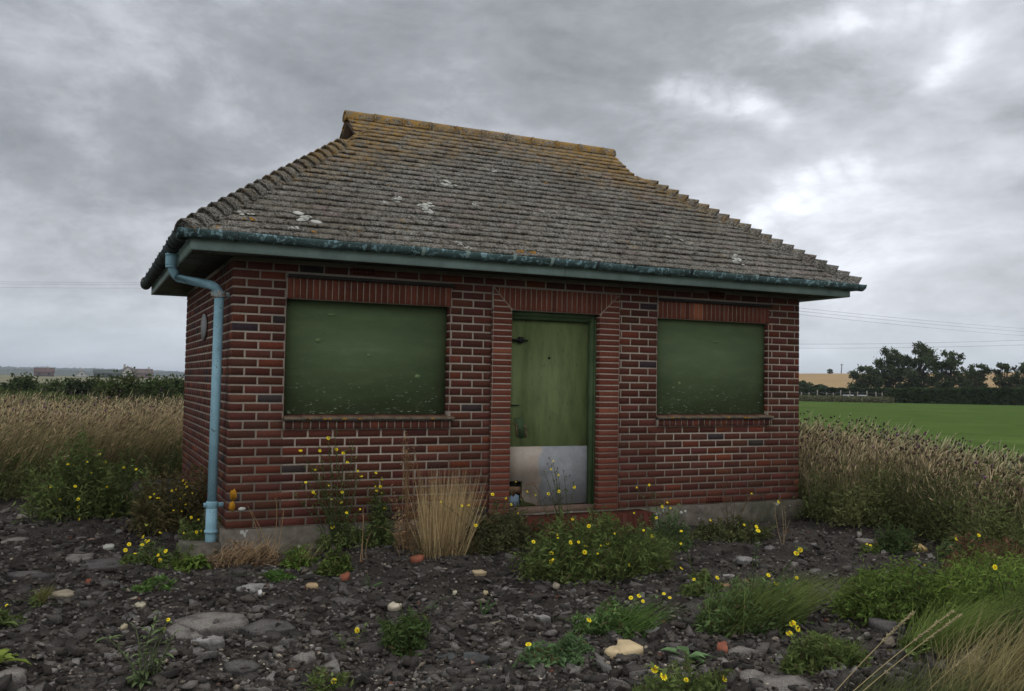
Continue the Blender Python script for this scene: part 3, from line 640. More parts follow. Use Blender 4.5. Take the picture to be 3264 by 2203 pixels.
def tree(px,dist,top,wpx,label,name='field_tree',seed=0,col=(.075,.098,.042),shape=None,n=3800,grp='trees in the far hedge',base_z=-.5):
    rng=np.random.default_rng(seed+100); p=far(px,dist); m_=dist/FPX*1.02; wd_=wpx*m_*.9; zt=CAM[2]+(1229+ (px-2500)*.0162-top)/FPX*dist; H=zt-base_z
    r=empty(name,(p[0],p[1],base_z),label,'tree',grp)
    side=np.array([RT[0],RT[1],0]); side/=np.linalg.norm(side); fw=np.array([-side[1],side[0],0])
    mb=MB(); tr=.05*H; org=np.array([p[0],p[1],base_z]); mb.tube([org,org+[.05,0,H*.25],org+[0,.1,H*.55]],[tr*.7,tr*.5,tr*.25],7,(.06,.05,.035))
    cl=[]
    for k in range(int(30+wd_*3)):
        u=rng.uniform(-.5,.5); hh=rng.uniform(.22,.96); lim=math.sqrt(max(.02,1-((hh-.5)/.56)**2)); 
        if shape=='open' : lim*=rng.uniform(.6,1.1)
        c=org+side*u*wd_*lim*.86+fw*rng.uniform(-.4,.4)*wd_*lim+[0,0,hh*H]
        rr=rng.uniform(.10,.19)*min(wd_,H)*(1.15-.5*hh)+.12; cl.append((c,(rr,rr,rr*.8)))
        b0=org+[0,0,H*rng.uniform(.15,.5)]; mb.tube([b0,(b0+c)/2+rng.normal(size=3)*.1,c],[tr*.25,tr*.17,tr*.06],5,(.06,.05,.035))
    mb.build('trunk',M['generic'],r); 
    me=crown_mesh('crown',cl,int(n*2.1),dist*.0014,col,rng,.3,org); link('crown',me,M['foliage'],r); return r
TR=[(2755,1173,100,'low round dark bush at the left end of the far tree row',130,2400),(2838,1118,105,'dark bushy tree just right of the round bush, below the power lines',134,3600),(2925,1106,120,'tallest dark tree of the far row, with gaps low in its crown',132,4600),(3028,1124,92,'narrower tree with domed top beside the tallest tree',131,3000),(3085,1178,70,'small low tree half hidden beside the domed tree',136,1800),(3118,1170,72,'small leaning tree with ragged top in the far row',129,1800)]
for i,(px,top,w,lab,dd,n) in enumerate(TR): tree(px,dd,top,w,lab,seed=i,n=n)
tree(3205,1168,66,68,'x') if 0 else None
tree(3198,131,1166,62,'thin open tree right of the gap in the far row',seed=21,n=1300,shape='open',col=(.08,.10,.045))
tree(3262,130,1160,80,'open tree cut off by the picture edge beyond the pasture',seed=22,n=1700,shape='open',col=(.075,.095,.042))
tree(2560,150,1214,70,'low dark bush on the skyline beside the brick corner',seed=24,n=1100,col=(.055,.078,.032)); tree(2610,151,1226,70,'low bush between the hut and the fence posts',seed=25,n=900,col=(.055,.078,.032))
tree(2446+200,440,1180,14,'tiny bush on the crest of the barley hill',seed=26,n=160,base_z=6.9,grp='bushes on the barley hill') 
def hedge(name,x0,x1,dist,top,bot,label,col,seed,n,leaf=.16,dep=1.2):
    rng=np.random.default_rng(seed); P=[]; 
    xs_=rng.uniform(x0,x1,n); hh=rng.uniform(0,1,n)**.8; zt=CAM[2]+(1229+(xs_-2500)*.0162-top-4*(vnoise(xs_,0*xs_,.06,seed)-.5))/FPX*dist; zb=-.4
    dd=dist+rng.uniform(-.5,.5,n)*dep; d=np.array([far(a,b) for a,b in zip(xs_,dd)]); C=np.stack([d[:,0],d[:,1],zb+(zt-zb)*hh],1)
    tone=.7+.6*vnoise(xs_,hh*60,.07,seed+1); K=np.array(col)*tone[:,None]*rng.uniform(.75,1.25,(n,1)); V,F=quads(C,leaf,rng,.1)
    return link(name,npmesh(name,V,F,np.repeat(K,4,0)),M['foliage'],None,label,'hedge')
hedge('field_hedge',2835,3420,97,1237,0,'clipped dark hedge along the far side of the green pasture',(.050,.075,.028),31,26000,.13)
hedge('field_hedge',2520,2850,122,1236,0,'distant dark hedge behind the fence posts right of the hut',(.045,.068,.026),32,14000,.14)
# fence with posts and the pale trough
fe=empty('wire_fence',(*far(2700,100),-.3),'old wire fence with thin pale posts at the pasture edge','fence')
px=2556
rr=random.Random(4); tops=[]
while px<2842:
    d=far(px,100.); h=rr.uniform(.85,1.2); m=MB(); m.tube([(d[0],d[1],-.3),(d[0]+rr.uniform(-.08,.08),d[1],-.3+h)],.055,6,(.26,.24,.20)); m.build('post',M['generic'],fe); tops.append((d[0],d[1],-.3+h*.85)); px+=rr.uniform(18,34)
m=MB(); m.tube(tops,.012,4,(.2,.2,.2)); m.tube([(a,b,c-.35) for a,b,c in tops],.012,4,(.2,.2,.2)); m.build('wire',M['generic'],fe)
for px_,w,lab in ((2704,1.0,'pale water trough standing by the fence posts'),(2748,.7,'smaller pale trough half hidden in the verge grass')):
    d=far(px_,101.5); tr_=empty('trough',(d[0],d[1],-.2),lab,'trough','troughs by the fence'); m=MB(); P0=[(d[0]-w*.5,d[1]-.3,.42),(d[0]+w*.5,d[1]-.3,.42),(d[0]+w*.5,d[1]+.3,.42),(d[0]-w*.5,d[1]+.3,.42)]
    m.poly([(a,b,c-.5) for a,b,c in P0],(0,0,.5),(.42,.43,.42)); m.build('tank',M['generic'],tr_); 
    for a,b,c in P0: m=MB(); m.box((a-.05,b-.05,-.35),(a+.05,b+.05,-.08),(.2,.2,.2)); m.build('leg',M['generic'],tr_)
# rough verge under the fence
rng=np.random.default_rng(41); n=5000; xs_=rng.uniform(2520,2850,n); d=np.array([far(a,b) for a,b in zip(xs_,rng.uniform(94,99,n))]); C=np.stack([d[:,0],d[:,1],-.25+rng.uniform(0,.55,n)],1); V,F=quads(C,.14,rng); K=np.array([.13,.13,.07])*rng.uniform(.6,1.4,(n,1)); link('verge_grass',npmesh('verge_grass',V,F,np.repeat(K,4,0)),M['foliage'],kind='stuff',label='rough grey green verge grass below the fence')
# pole and power lines
pp=far(2681,455); po=empty('power_pole',(pp[0],pp[1],6.5),'lone wooden power pole on the crest of the barley hill','pole')
zt=CAM[2]+(1232-1164)/FPX*455; m=MB(); m.tube([(pp[0],pp[1],6.5),(pp[0]+.5,pp[1],zt)],[.22,.17],8,(.07,.06,.055)); m.build('post',M['generic'],po); m=MB(); m.box((pp[0]-.7,pp[1]-.08,zt-.6),(pp[0]+1.5,pp[1]+.08,zt-.42),(.07,.06,.055)); m.build('crossarm',M['generic'],po)
def cable(pa,pb,da,db,lab,sag=0.,r=.02,grp='power lines'):
    """cable between two bearings/heights"""
    A=CAM+ray(*pa)*da; B=CAM+ray(*pb)*db; P=[A+(B-A)*t_-np.array([0,0,4*sag*t_*(1-t_)]) for t_ in np.linspace(0,1,24)]
    m=MB(); m.tube(P,r,5,(.03,.03,.035)); m.build('power_cable',M['generic'],None,label=lab,cat='cable',group=grp,loc=tuple(A))
cable((-150,896),(700,900),120,122,'highest of the three thin cables left of the eaves',.1,.009); cable((-150,903),(700,906),120,122,'middle of the three thin cables left of the eaves',.1,.009); cable((-150,914),(700,918),120,122,'lowest of the three thin cables left of the eaves',.1,.009)
cable((2300,1094),(3500,1074),105,90,'upper of the two near level cables above the tree row',.35,.010); cable((2300,1107),(3500,1091),105,90,'lower of the two near level cables above the tree row',.3,.010)
cable((2300,955),(3600,1062),70,190,'topmost of the three cables falling away to the right',.6,.010); cable((2300,965),(3600,1072),70,190,'middle of the three cables falling away to the right',.6,.010); cable((2300,975),(3600,1086),70,190,'lowest of the three cables falling away to the right',.6,.010)
# ------------------------------------------------------------------ distant farm buildings, left
def house(px,dist,w,dpt,h,rh,wallc,roofc,label,chim=(),gable_front=False,zb=-.6,name='farmhouse',cat='house'):
    p=far(px,dist); r=empty(name,(p[0],p[1],zb),label,cat,'far farm buildings'); x0,x1=p[0]-w/2,p[0]+w/2; y0,y1=p[1],p[1]+dpt; z1=zb+h; z2=z1+rh
    m=MB(); m.box((x0,y0,zb),(x1,y1,z1),wallc)
    if gable_front: m.poly([(x0,y0,z1),(x1,y0,z1),((x0+x1)/2,y0,z2)],(0,dpt,0),wallc)
    else: m.poly([(x0,y0,z1),(x0,y1,z1),(x0,(y0+y1)/2,z2)],(w,0,0),wallc)
    m.build('wall',M['generic'],r); m=MB(); e=.4
    if gable_front:
        xm=(x0+x1)/2
        for s in (-1,1): xe=xm+s*(w/2+e); m.poly([(xm,y0-e,z2+.2),(xe,y0-e,z1-.15),(xe,y0-e,z1+.15),(xm,y0-e,z2+.5)],(0,dpt+2*e,0),roofc)
    else:
        ym=(y0+y1)/2
        for s in (-1,1): ye=ym+s*(dpt/2+e); m.poly([(x0-e,ym,z2+.2),(x0-e,ye,z1-.15),(x0-e,ye,z1+.15),(x0-e,ym,z2+.5)],(w+2*e,0,0),roofc)
    m.build('roof',M['generic'],r)
    for c in chim: m=MB(); m.box((p[0]+c-.5,y0+dpt*.4,z2-1.5),(p[0]+c+.5,y0+dpt*.4+1,z2+1.6),(.35,.30,.25)); m.build('chimney',M['generic'],r)
    for k in range(max(1,int(w//5))):
        xx=x0+(k+.5)*w/max(1,int(w//5)); m=MB(); m.box((xx-.5,y0-.05,zb+1.2),(xx+.5,y0-.01,zb+2.4),(.03,.035,.04)); m.build('window',M['generic'],r)
house(261,620,7,8,1.6,2.2,(.46,.45,.41),(.30,.29,.27),'small white cottage with steep gable and chimney on the left skyline',(0,),True,name='cottage')
house(140,640,11,8,2.6,2.4,(.13,.09,.075),(.115,.07,.058),'low red roofed house left of the white cottage',(2,))
house(361,560,20,10,2.6,1.6,(.06,.07,.055),(.085,.10,.085),'long dark green barn between the cottage and the farmhouse',name='barn',cat='barn')
house(407,560,6,8,3.6,2.9,(.42,.41,.37),(.16,.12,.10),'white gabled farmhouse with chimneys right of the long barn',(-1.6,),True)
house(419,575,6,8,3.3,2.6,(.36,.35,.32),(.16,.12,.10),'smaller white gable joined behind the farmhouse',(),True)
house(446,570,14,9,2.8,2.3,(.20,.14,.11),(.13,.10,.085),'brown tiled house at the right end of the farm',(-5,5))
# scrub on the left: individual bushes and a mass of undergrowth
def bush(px,dist,top,wpx,label,seed,col,n,h0=-.5,leafk=.0022,grp='bushes beyond the tall grass',name='bush'):
    rng=np.random.default_rng(seed+300); p=far(px,dist); m_=dist/FPX; zt=CAM[2]+(1191-top)/FPX*dist; org=np.array([p[0],p[1],h0]); H=zt-h0; wd_=wpx*m_
    side=np.array([RT[0],RT[1],0]); side/=np.linalg.norm(side); fw=np.array([-side[1],side[0],0]); r=empty(name,tuple(org),label,'bush',grp); cl=[]; mb=MB()
    for k in range(int(10+wd_*1.6)):
        u=rng.uniform(-1,1); lim=math.sqrt(max(.05,1-u*u)); v=rng.uniform(-1,1)*.5; hh=rng.uniform(.15,.88)*(.45+.55*lim); rr=rng.uniform(.14,.26)*H
        c=org+side*u*wd_*.45+fw*v*wd_*.35+[0,0,hh*H]; cl.append((c,(rr*1.25,rr*1.25,rr))); mb.tube([org+side*u*wd_*.1,c],[.04,.015],4,(.06,.05,.035))
    mb.build('stem',M['generic'],r); me=crown_mesh('foliage',cl,n,dist*leafk,col,rng,.3,org); link('foliage',me,M['foliage'],r)
BU=[(28,52,1181,105,'rounded dark bush at the left picture edge, highest in the scrub',(.055,.078,.032),4200),(120,46,1199,190,'broad low bush right of the rounded edge bush',(.055,.075,.03),4600),(205,44,1203,120,'low grey green bush left of the dark round one',(.07,.09,.038),3200),(258,38,1196,62,'small dark round bush standing below the white cottage',(.038,.052,.025),3000),(318,40,1203,120,'low olive bush right of the dark round bush',(.07,.092,.035),3200),(295,60,1200,26,'tiny dark bush on the edge of the pale field',(.02,.03,.018),300),(405,32,1196,150,'large mid green bush in front of the farm',(.068,.09,.032),5600),(500,34,1193,140,'dark green bush nearest the hut wall, below the farm roof',(.055,.078,.028),5400),(545,42,1186,60,'taller thin bush next to the hut corner',(.065,.085,.035),2200),(575,40,1187,50,'bush half hidden behind the hut end wall',(.065,.085,.035),1800)]
for i,(px,dd,top,w,lab,col,n) in enumerate(BU): bush(px,dd,top,w,lab,i,col,n)
rng=np.random.default_rng(55); n=80000; dd=rng.uniform(17,60,n)**1.; xs_=rng.uniform(-120,720,n); d=np.array([far(a,b) for a,b in zip(xs_,dd)]); hm=.45+.5*vnoise(d[:,0],d[:,1],.35,7)+.25*vnoise(d[:,0],d[:,1],1.1,9)
C=np.stack([d[:,0],d[:,1],-.35+rng.uniform(0,1,n)**.7*hm*.98],1); tone=.65+.7*vnoise(d[:,0],d[:,1],.5,17); K=np.array([.085,.115,.036])*tone[:,None]*rng.uniform(.7,1.3,(n,1)); V,F=quads(C,dd*.0024,rng)
link('undergrowth',npmesh('undergrowth',V,F,np.repeat(K,4,0)),M['foliage'],kind='stuff',label='dark green bramble and weed undergrowth behind the tall grass')
# ------------------------------------------------------------------ grass
def blades(B,H,lean,wid,c0,c1,rng,curve=.5):
    """B (n,3) base, H (n), lean (n,2) tip offset, colours (n,3)"""
    n=len(B); a=rng.uniform(0,2*math.pi,n); s=np.stack([np.cos(a),np.sin(a)*.6,np.zeros(n)],1)*wid[:,None]*.5
    V=[];C=[]
    for t_,wk in ((0,1.),(.35,.9),(.7,.65),(1.,.12)):
        p=B+np.stack([lean[:,0]*t_**(1+curve),lean[:,1]*t_**(1+curve),H*t_*(1-.0*t_)],1); V+= [p-s*wk,p+s*wk]; c=c0*(1-t_)+c1*t_; C+=[c,c]
    V=np.stack(V,1).reshape(-1,3); C=np.stack(C,1).reshape(-1,3); q=np.array([[0,1,3,2],[2,3,5,4],[4,5,7,6]]); F=(np.arange(n)[:,None,None]*8+q[None]).reshape(-1,4); return V,F,C
def heads(P,dirs,ln,wd_,col,rng):
    """seed heads: slim 4 sided spindles from P along dirs"""
    n=len(P); d=dirs/np.linalg.norm(dirs,axis=1,keepdims=True); a=np.cross(d,rng.normal(size=(n,3))); a/=np.linalg.norm(a,axis=1,keepdims=True); b=np.cross(d,a); w=(wd_*.5)[:,None]; mid=P+d*(ln*.4)[:,None]
    V=np.stack([P,mid+a*w,mid+b*w,mid-a*w,mid-b*w,P+d*ln[:,None]],1).reshape(-1,3); q=np.array([[0,2,1],[0,3,2],[0,4,3],[0,1,4],[5,1,2],[5,2,3],[5,3,4],[5,4,1]])
    F=(np.arange(n)[:,None,None]*6+q[None]).reshape(-1,3); return V,F,np.repeat(col,6,0)
def cat_(*ms):
    V=[];F=[];C=[];o=0
    for v,f,c in ms:
        if f.shape[1]==3: f=np.concatenate([f,f[:,2:3]],1) if 0 else f
        V.append(v);F.append(f+o);C.append(c);o+=len(v)
    return V,F,C
def join(name,ms,mat,**k):
    V,F,C=cat_(*ms); F=[tuple(x) for f in F for x in f.tolist()] if len({f.shape[1] for f in F})>1 else np.concatenate(F)
    return link(name,npmesh(name,np.concatenate(V),F,np.concatenate(C)),mat,**k)
WIND=np.array([RT[0],RT[1]])
def meadow(name,n,sampler,hfun,label,seed,straw,green,mixf,headn,knap,wid=.007,lean=.30):
    rng=np.random.default_rng(seed); B=sampler(rng,n); n=len(B); hh=hfun(B)*rng.uniform(.42,1.06,n)**.9*(.86+.28*vnoise(B[:,0],B[:,1],5.,92)); k=rng.uniform(0,1,n)
    gust=(.4+1.2*vnoise(B[:,0],B[:,1],.9,91)); le=WIND[None]*(hh*lean*gust*rng.uniform(.1,1.5,n))[:,None]+rng.normal(size=(n,2))*.16*hh[:,None]
    mk=(mixf(B)*(.5+1.*vnoise(B[:,0],B[:,1],2.2,77)))[:,None]; st=np.array(straw)*rng.uniform(.55,1.3,(n,1)); gr=np.array(green)*rng.uniform(.6,1.4,(n,1)); isg=(rng.uniform(0,1,(n,1))<mk)
    c0=gr*1.0; c1=np.where(isg,gr*1.25,st); c0=np.where(isg,gr,gr*.5+st*.22)
    v=blades(B,hh,le,wid*rng.uniform(.7,1.5,n),c0,c1,rng)
    tips=B+np.stack([le[:,0],le[:,1],hh],1); sel=rng.permutation(n)[:headn]; sel=sel[~isg[sel,0]]; m_=len(sel)
    dirs=np.stack([le[sel,0]*1.6,le[sel,1]*1.6,hh[sel]*.7],1)+rng.normal(size=(m_,3))*.08; lc=np.array([.60,.48,.29])*rng.uniform(.5,1.35,(m_,1)); br=rng.uniform(0,1,m_)<.3; lc[br]=np.array([.17,.11,.075])*rng.uniform(.6,1.3,(br.sum(),1))
    hd=heads(tips[sel]-dirs*.10,dirs,rng.uniform(.05,.13,m_),rng.uniform(.008,.016,m_),lc,rng)
    join(name,[v,hd],M['blade'],kind='stuff',label=label)
    # knapweed: thin stalks with round dark heads
    if knap:
        Bk=sampler(rng,knap); nk=len(Bk); hk=hfun(Bk)*rng.uniform(.5,1.22,nk); lk=WIND[None]*(hk*.12)[:,None]+rng.normal(size=(nk,2))*.05; c=np.array([.05,.055,.03])*np.ones((nk,1)); vb=blades(Bk,hk,lk,np.full(nk,.004),c,c,rng)
        tp=Bk+np.stack([lk[:,0],lk[:,1],hk],1); up=np.tile([0.1,0,1.],(nk,1)); kc=np.array([.085,.055,.048])*rng.uniform(.6,1.5,(nk,1)); pu=rng.uniform(0,1,nk)<.12; kc[pu]=np.array([.22,.09,.22]); gy=rng.uniform(0,1,nk)<.10; kc[gy]=np.array([.30,.27,.22])
        hv=heads(tp-np.array([0,0,.008]),up,rng.uniform(.024,.040,nk),rng.uniform(.018,.032,nk),kc,rng)
        join('knapweed',[vb,hv],M['blade'],kind='stuff',label='knapweed stalks with dark brown and purple heads in the '+name.replace('_',' '))
# left meadow
front=np.array([G(a,b)[:2] for a,b in ((-140,1625),(0,1600),(130,1585),(250,1560),(400,1540),(560,1520),(700,1480))])
def lead(px): return np.interp(px,[-140,0,130,250,400,560,700],[1600,1590,1585,1560,1540,1510,1480])
def samp_left(rng,n):
    xs_=rng.uniform(-160,690,n); d0=np.array([np.hypot(*(G(a,lead(a))[:2]-CAM[:2])) for a in xs_]); dd=d0+(20.5-d0)*rng.uniform(0,1,n)**1.25
    P=np.array([far(a,b) for a,b in zip(xs_,dd)]); ok=~((P[:,0]>-.12)&(P[:,1]<D+.15)&(P[:,0]<W)); P=P[ok]; return np.column_stack([P,gz(P[:,0],P[:,1])-.02])
def hl(B):
    d=np.hypot(B[:,0]-CAM[0],B[:,1]-CAM[1]); e=np.clip((d-9.2)/1.6,.35,1); return e*(.95+.18*(vnoise(B[:,0],B[:,1],.9,5)-.5)+.12*(vnoise(B[:,0],B[:,1],3.,6)-.5))
def tangle(name,n,sampler,hmax,col,label,seed,parentmat='leaf'):
    rng=np.random.default_rng(seed); ns=n//45; S_=sampler(rng,ns); ns=len(S_); Hs=hmax*rng.uniform(.35,1.1,ns)*(.5+vnoise(S_[:,0],S_[:,1],1.7,seed)); k=rng.integers(0,ns,n); t_=rng.uniform(.05,1,n)**.8
    sp=.04+.08*(1-t_); C=S_[k]+np.stack([rng.normal(size=n)*sp+Hs[k]*t_*.15*WIND[0],rng.normal(size=n)*sp,Hs[k]*t_],1); tone=.55+.9*vnoise(S_[k,0],S_[k,1],2.3,seed+1); warm=(.8*vnoise(S_[k,0],S_[k,1],1.1,seed+2)[:,None])**1.5
    K=(np.array(col)*(1-warm)+np.array([.17,.15,.065])*warm)*tone[:,None]*rng.uniform(.6,1.5,(n,1)); V,F=quads(C,.012,rng,.1,4.2); link(name,npmesh(name,V,F,np.repeat(K,4,0)),M['leaf'],kind='stuff',label=label)
meadow('tall_grass',46000,samp_left,hl,'wind blown tall straw coloured grass left of the hut',61,(.56,.44,.25),(.11,.135,.04),lambda B:np.clip(.62-.5*((np.hypot(B[:,0]-CAM[0],B[:,1]-CAM[1])-10)/5),.12,.62),30000,1800,.0065)
# right meadow: a strip between the broken paving and the pasture
def rfront(px): return np.interp(px,[2470,2550,2700,2850,2960,3100,3300,3500],[1630,1640,1672,1690,1722,1765,1795,1810])
def samp_right(rng,n):
    xs_=rng.uniform(2420,3420,n); d0=np.array([np.hypot(*(G(a,rfront(a))[:2]-CAM[:2])) for a in xs_]); wdt=np.interp(xs_,[2450,2900,3400],[2.6,2.3,2.3]); dd=d0+wdt*rng.uniform(0,1,n)
    P=np.array([far(a,b) for a,b in zip(xs_,dd)]); ok=~((P[:,0]<W+.12)&(P[:,1]>-.1)); P=P[ok]; return np.column_stack([P,gz(P[:,0],P[:,1])-.02])
def hr(B):
    rel=B[:,:2]-CAM[:2]; px=1632+FPX*(rel@RT[:2])/(rel@FW[:2]); d=np.hypot(rel[:,0],rel[:,1]); d0=np.interp(px,[2470,2700,2960,3100,3300],[10.6,9.9,9.1,8.5,8.2]); e=np.clip((d-d0)/1.1+.30,.3,1)
    return e*np.interp(px,[2450,2750,3000,3300],[.88,.84,.74,.64])*(1+.16*(vnoise(B[:,0],B[:,1],1.1,25)-.5)+.2*(vnoise(B[:,0],B[:,1],4.,26)-.5))
meadow('meadow_grass',52000,samp_right,hr,'pale seeding meadow grass right of the hut before the pasture',62,(.58,.47,.28),(.11,.14,.045),lambda B:np.clip(.45+.5*(vnoise(B[:,0],B[:,1],.8,33)-.4),.2,.85),26000,2300,.0055,.26)

def near_left(rng,n):
    xs_=rng.uniform(-160,640,n); P=np.array([far(a,np.hypot(*(G(a,lead(a))[:2]-CAM[:2]))+b) for a,b in zip(xs_,rng.uniform(-.35,1.8,n)**1.)]); P=P[~((P[:,0]>-.12)&(P[:,1]<D+.15))]; return np.column_stack([P,gz(P[:,0],P[:,1])])
def near_right(rng,n):
    xs_=rng.uniform(2470,3420,n); P=np.array([far(a,np.hypot(*(G(a,rfront(a))[:2]-CAM[:2]))+b) for a,b in zip(xs_,rng.uniform(-.45,1.5,n))]); P=P[~((P[:,0]<W+.12)&(P[:,1]>-.1))]; return np.column_stack([P,gz(P[:,0],P[:,1])])
def tall_stems(name,n,samp,hf,seed,label):
    rng=np.random.default_rng(seed); B=samp(rng,n); n=len(B); H=hf(B)*rng.uniform(1.,1.32,n); le=WIND[None]*(H*rng.uniform(.1,.5,n))[:,None]+rng.normal(size=(n,2))*.05; c=np.array([.50,.47,.27])*rng.uniform(.7,1.2,(n,1)); v=blades(B,H,le,np.full(n,.004),c*.6,c,rng)
    tp=B+np.stack([le[:,0],le[:,1],H],1); d_=np.stack([le[:,0]*1.5,le[:,1]*1.5,H],1); h_=heads(tp-d_*.16,d_,rng.uniform(.10,.20,n),rng.uniform(.010,.016,n),c,rng); join(name,[v,h_],M['blade'],kind='stuff',label=label)
tall_stems('seeding_grass',420,samp_left,hl,81,'taller pale grass stems above the tall grass left of the hut'); tall_stems('seeding_grass',520,samp_right,hr,82,'taller pale grass stems above the meadow right of the hut')
tangle('weed_tangle',34000,near_left,.50,(.10,.14,.042),'mixed leafy weeds at the foot of the tall grass left of the hut',71)
tangle('weed_tangle',52000,near_right,.55,(.12,.165,.05),'mixed leafy weeds along the foot of the meadow right of the hut',72)
# ------------------------------------------------------------------ rubble of broken asphalt
ICO_V=[]; _t=(1+5**.5)/2
for a,b in ((-1,_t),(1,_t),(-1,-_t),(1,-_t)): ICO_V.append((a,b,0))
for a,b in ((-1,_t),(1,_t),(-1,-_t),(1,-_t)): ICO_V.append((0,a,b))
for a,b in ((_t,-1),(_t,1),(-_t,-1),(-_t,1)): ICO_V.append((a,0,b))
ICO_V=np.array(ICO_V)/np.linalg.norm(ICO_V[0]); ICO_F=np.array([(0,11,5),(0,5,1),(0,1,7),(0,7,10),(0,10,11),(1,5,9),(5,11,4),(11,10,2),(10,7,6),(7,1,8),(3,9,4),(3,4,2),(3,2,6),(3,6,8),(3,8,9),(4,9,5),(2,4,11),(6,2,10),(8,6,7),(9,8,1)])
def ground_z(x,y): return gz(x,y)+lumps(x,y)
def free(P,m=.0): return ~((P[:,0]>-.1-m)&(P[:,0]<W+.1)&(P[:,1]>-.05-m)&(P[:,1]<D+.1))&~((P[:,0]>2.2)&(P[:,0]<4.05)&(P[:,1]>-.32))
def stones(P,size,flat,col,rng,sink=.25):
    n=len(P); V=ICO_V[None]*(1+rng.uniform(-.42,.42,(n,12,1)))+rng.uniform(-.30,.30,(n,12,3)); sc=np.stack([size*rng.uniform(.8,1.5,n),size*rng.uniform(.7,1.2,n),size*flat],1)
    V=V*sc[:,None]; a=rng.uniform(0,6.28,n); c,s=np.cos(a)[:,None],np.sin(a)[:,None]; V=np.stack([V[...,0]*c-V[...,1]*s,V[...,0]*s+V[...,1]*c,V[...,2]],-1)
    tx=rng.normal(size=(n,1))*.25; V[...,2]+=V[...,0]*tx; V+=np.column_stack([P,ground_z(P[:,0],P[:,1])+size*flat*(1-sink*2)*.6])[:,None]
    F=(ICO_F[None]+np.arange(n)[:,None,None]*12).reshape(-1,3); return V.reshape(-1,3),F,np.repeat(col,12,0)
def px_samples(rng,n,x0=-500,x1=3700,y0=1585,y1=2330,p=1.):
    xs_=rng.uniform(x0,x1,n); ys_=y0+(y1-y0)*rng.uniform(0,1,n)**p; d=FW[None]+RT[None]*((xs_-1632)/FPX)[:,None]-UP[None]*((ys_-1101.5)/FPX)[:,None]; t_=(-.2-CAM[2])/d[:,2]; P=CAM+d*t_[:,None]
    lim=np.interp(xs_,[-500,0,150,420,700,2450,2700,2960,3264,3700],[1610,1610,1600,1590,1600,1660,1690,1735,1800,1850]); ok=(ys_>lim)&free(P); return P[ok][:,:2]
rng=np.random.default_rng(71)
def scol(n,rng):
    c=np.array([.073,.062,.051])*rng.uniform(.35,1.8,(n,1)); u=rng.uniform(0,1,n); g=u<.22; c[g]=np.array([.17,.153,.136])*rng.uniform(.6,1.5,(g.sum(),1)); g=(u>.22)&(u<.245); c[g]=np.array([.32,.27,.20])*rng.uniform(.6,1.3,(g.sum(),1)); g=(u>.245)&(u<.252); c[g]=np.array([.17,.075,.045]); return c
ms=[]
P=px_samples(rng,40000); ms.append(stones(P,rng.uniform(.005,.018,len(P)),rng.uniform(.5,.85,len(P)),scol(len(P),rng),rng))
P=px_samples(rng,1600,p=1.1); ms.append(stones(P,rng.uniform(.018,.04,len(P)),rng.uniform(.4,.7,len(P)),scol(len(P),rng)*.9,rng))
P=px_samples(rng,500,p=1.2); c=np.array([.10,.09,.08])*rng.uniform(.5,1.5,(len(P),1)); ms.append(stones(P,rng.uniform(.025,.05,len(P)),rng.uniform(.2,.4,len(P)),c,rng,.5))
# pale gravel towards the bottom of the picture
P=px_samples(rng,900,700,2700,2080,2300); c=np.array([.50,.44,.34])*rng.uniform(.5,1.3,(len(P),1)); ms.append(stones(P,rng.uniform(.004,.010,len(P)),np.full(len(P),.7),c,rng,0))
join('rubble',ms,M['stone'],kind='stuff',label='dark crumbled asphalt rubble and gravel in front of the hut')
def plates(P,size,col,rng,th=.018):
    n=len(P); k=8; a=np.linspace(0,2*math.pi,k+1)[:-1][None]+rng.uniform(-.3,.3,(n,k)); r=size[:,None]*rng.uniform(.6,1.15,(n,k)); asp=rng.uniform(.5,1.,(n,1)); X=np.cos(a)*r; Y=np.sin(a)*r*asp; t0=rng.uniform(0,6.28,(n,1)); X,Y=X*np.cos(t0)-Y*np.sin(t0),X*np.sin(t0)+Y*np.cos(t0)
    tx,ty=rng.normal(size=(n,1))*.26,rng.normal(size=(n,1))*.26; z0=ground_z(P[:,0],P[:,1])[:,None]+size[:,None]*.12+rng.uniform(-.004,.014,(n,1)); Z=z0+X*tx+Y*ty
    top=np.stack([P[:,:1]+X*.97,P[:,1:]+Y*.97,Z+rng.uniform(-.002,.002,(n,k))],-1); rim=np.stack([P[:,:1]+X,P[:,1:]+Y,Z-.005],-1); bot=np.stack([P[:,:1]+X*1.02,P[:,1:]+Y*1.02,Z-th-.015],-1); V=np.concatenate([top,rim,bot],1).reshape(-1,3)
    q=[]; 
    for r_ in range(2):
        for i in range(k): q.append((r_*k+i,(r_+1)*k+i,(r_+1)*k+(i+1)%k,r_*k+(i+1)%k))
    for i in range(1,k-1,2): q.append((0,i,i+1,min(i+2,k-1)) if i+2<k else (0,i,i+1,i+1))
    q=[f for f in q if len(set(f))==4]; F=(np.array(q)[None]+np.arange(n)[:,None,None]*3*k).reshape(-1,4)
    K=np.concatenate([np.repeat(col[:,None],2*k,1),np.repeat(col[:,None]*.6,k,1)],1).reshape(-1,3); return V,F,K
rng=np.random.default_rng(72); P=px_samples(rng,3600,p=1.1); u=rng.uniform(0,1,(len(P),1)); c=np.where(u<.6,np.array([.092,.082,.071]),np.where(u<.86,np.array([.155,.14,.122]),np.array([.29,.27,.24])))*rng.uniform(.7,1.25,(len(P),1))
Vp=plates(P,rng.uniform(.018,.085,len(P))**1.15*1.25,c,rng); link('asphalt_flakes',npmesh('asphalt_flakes',*Vp),M['slab'],kind='stuff',label='flat angular flakes of broken asphalt among the rubble')
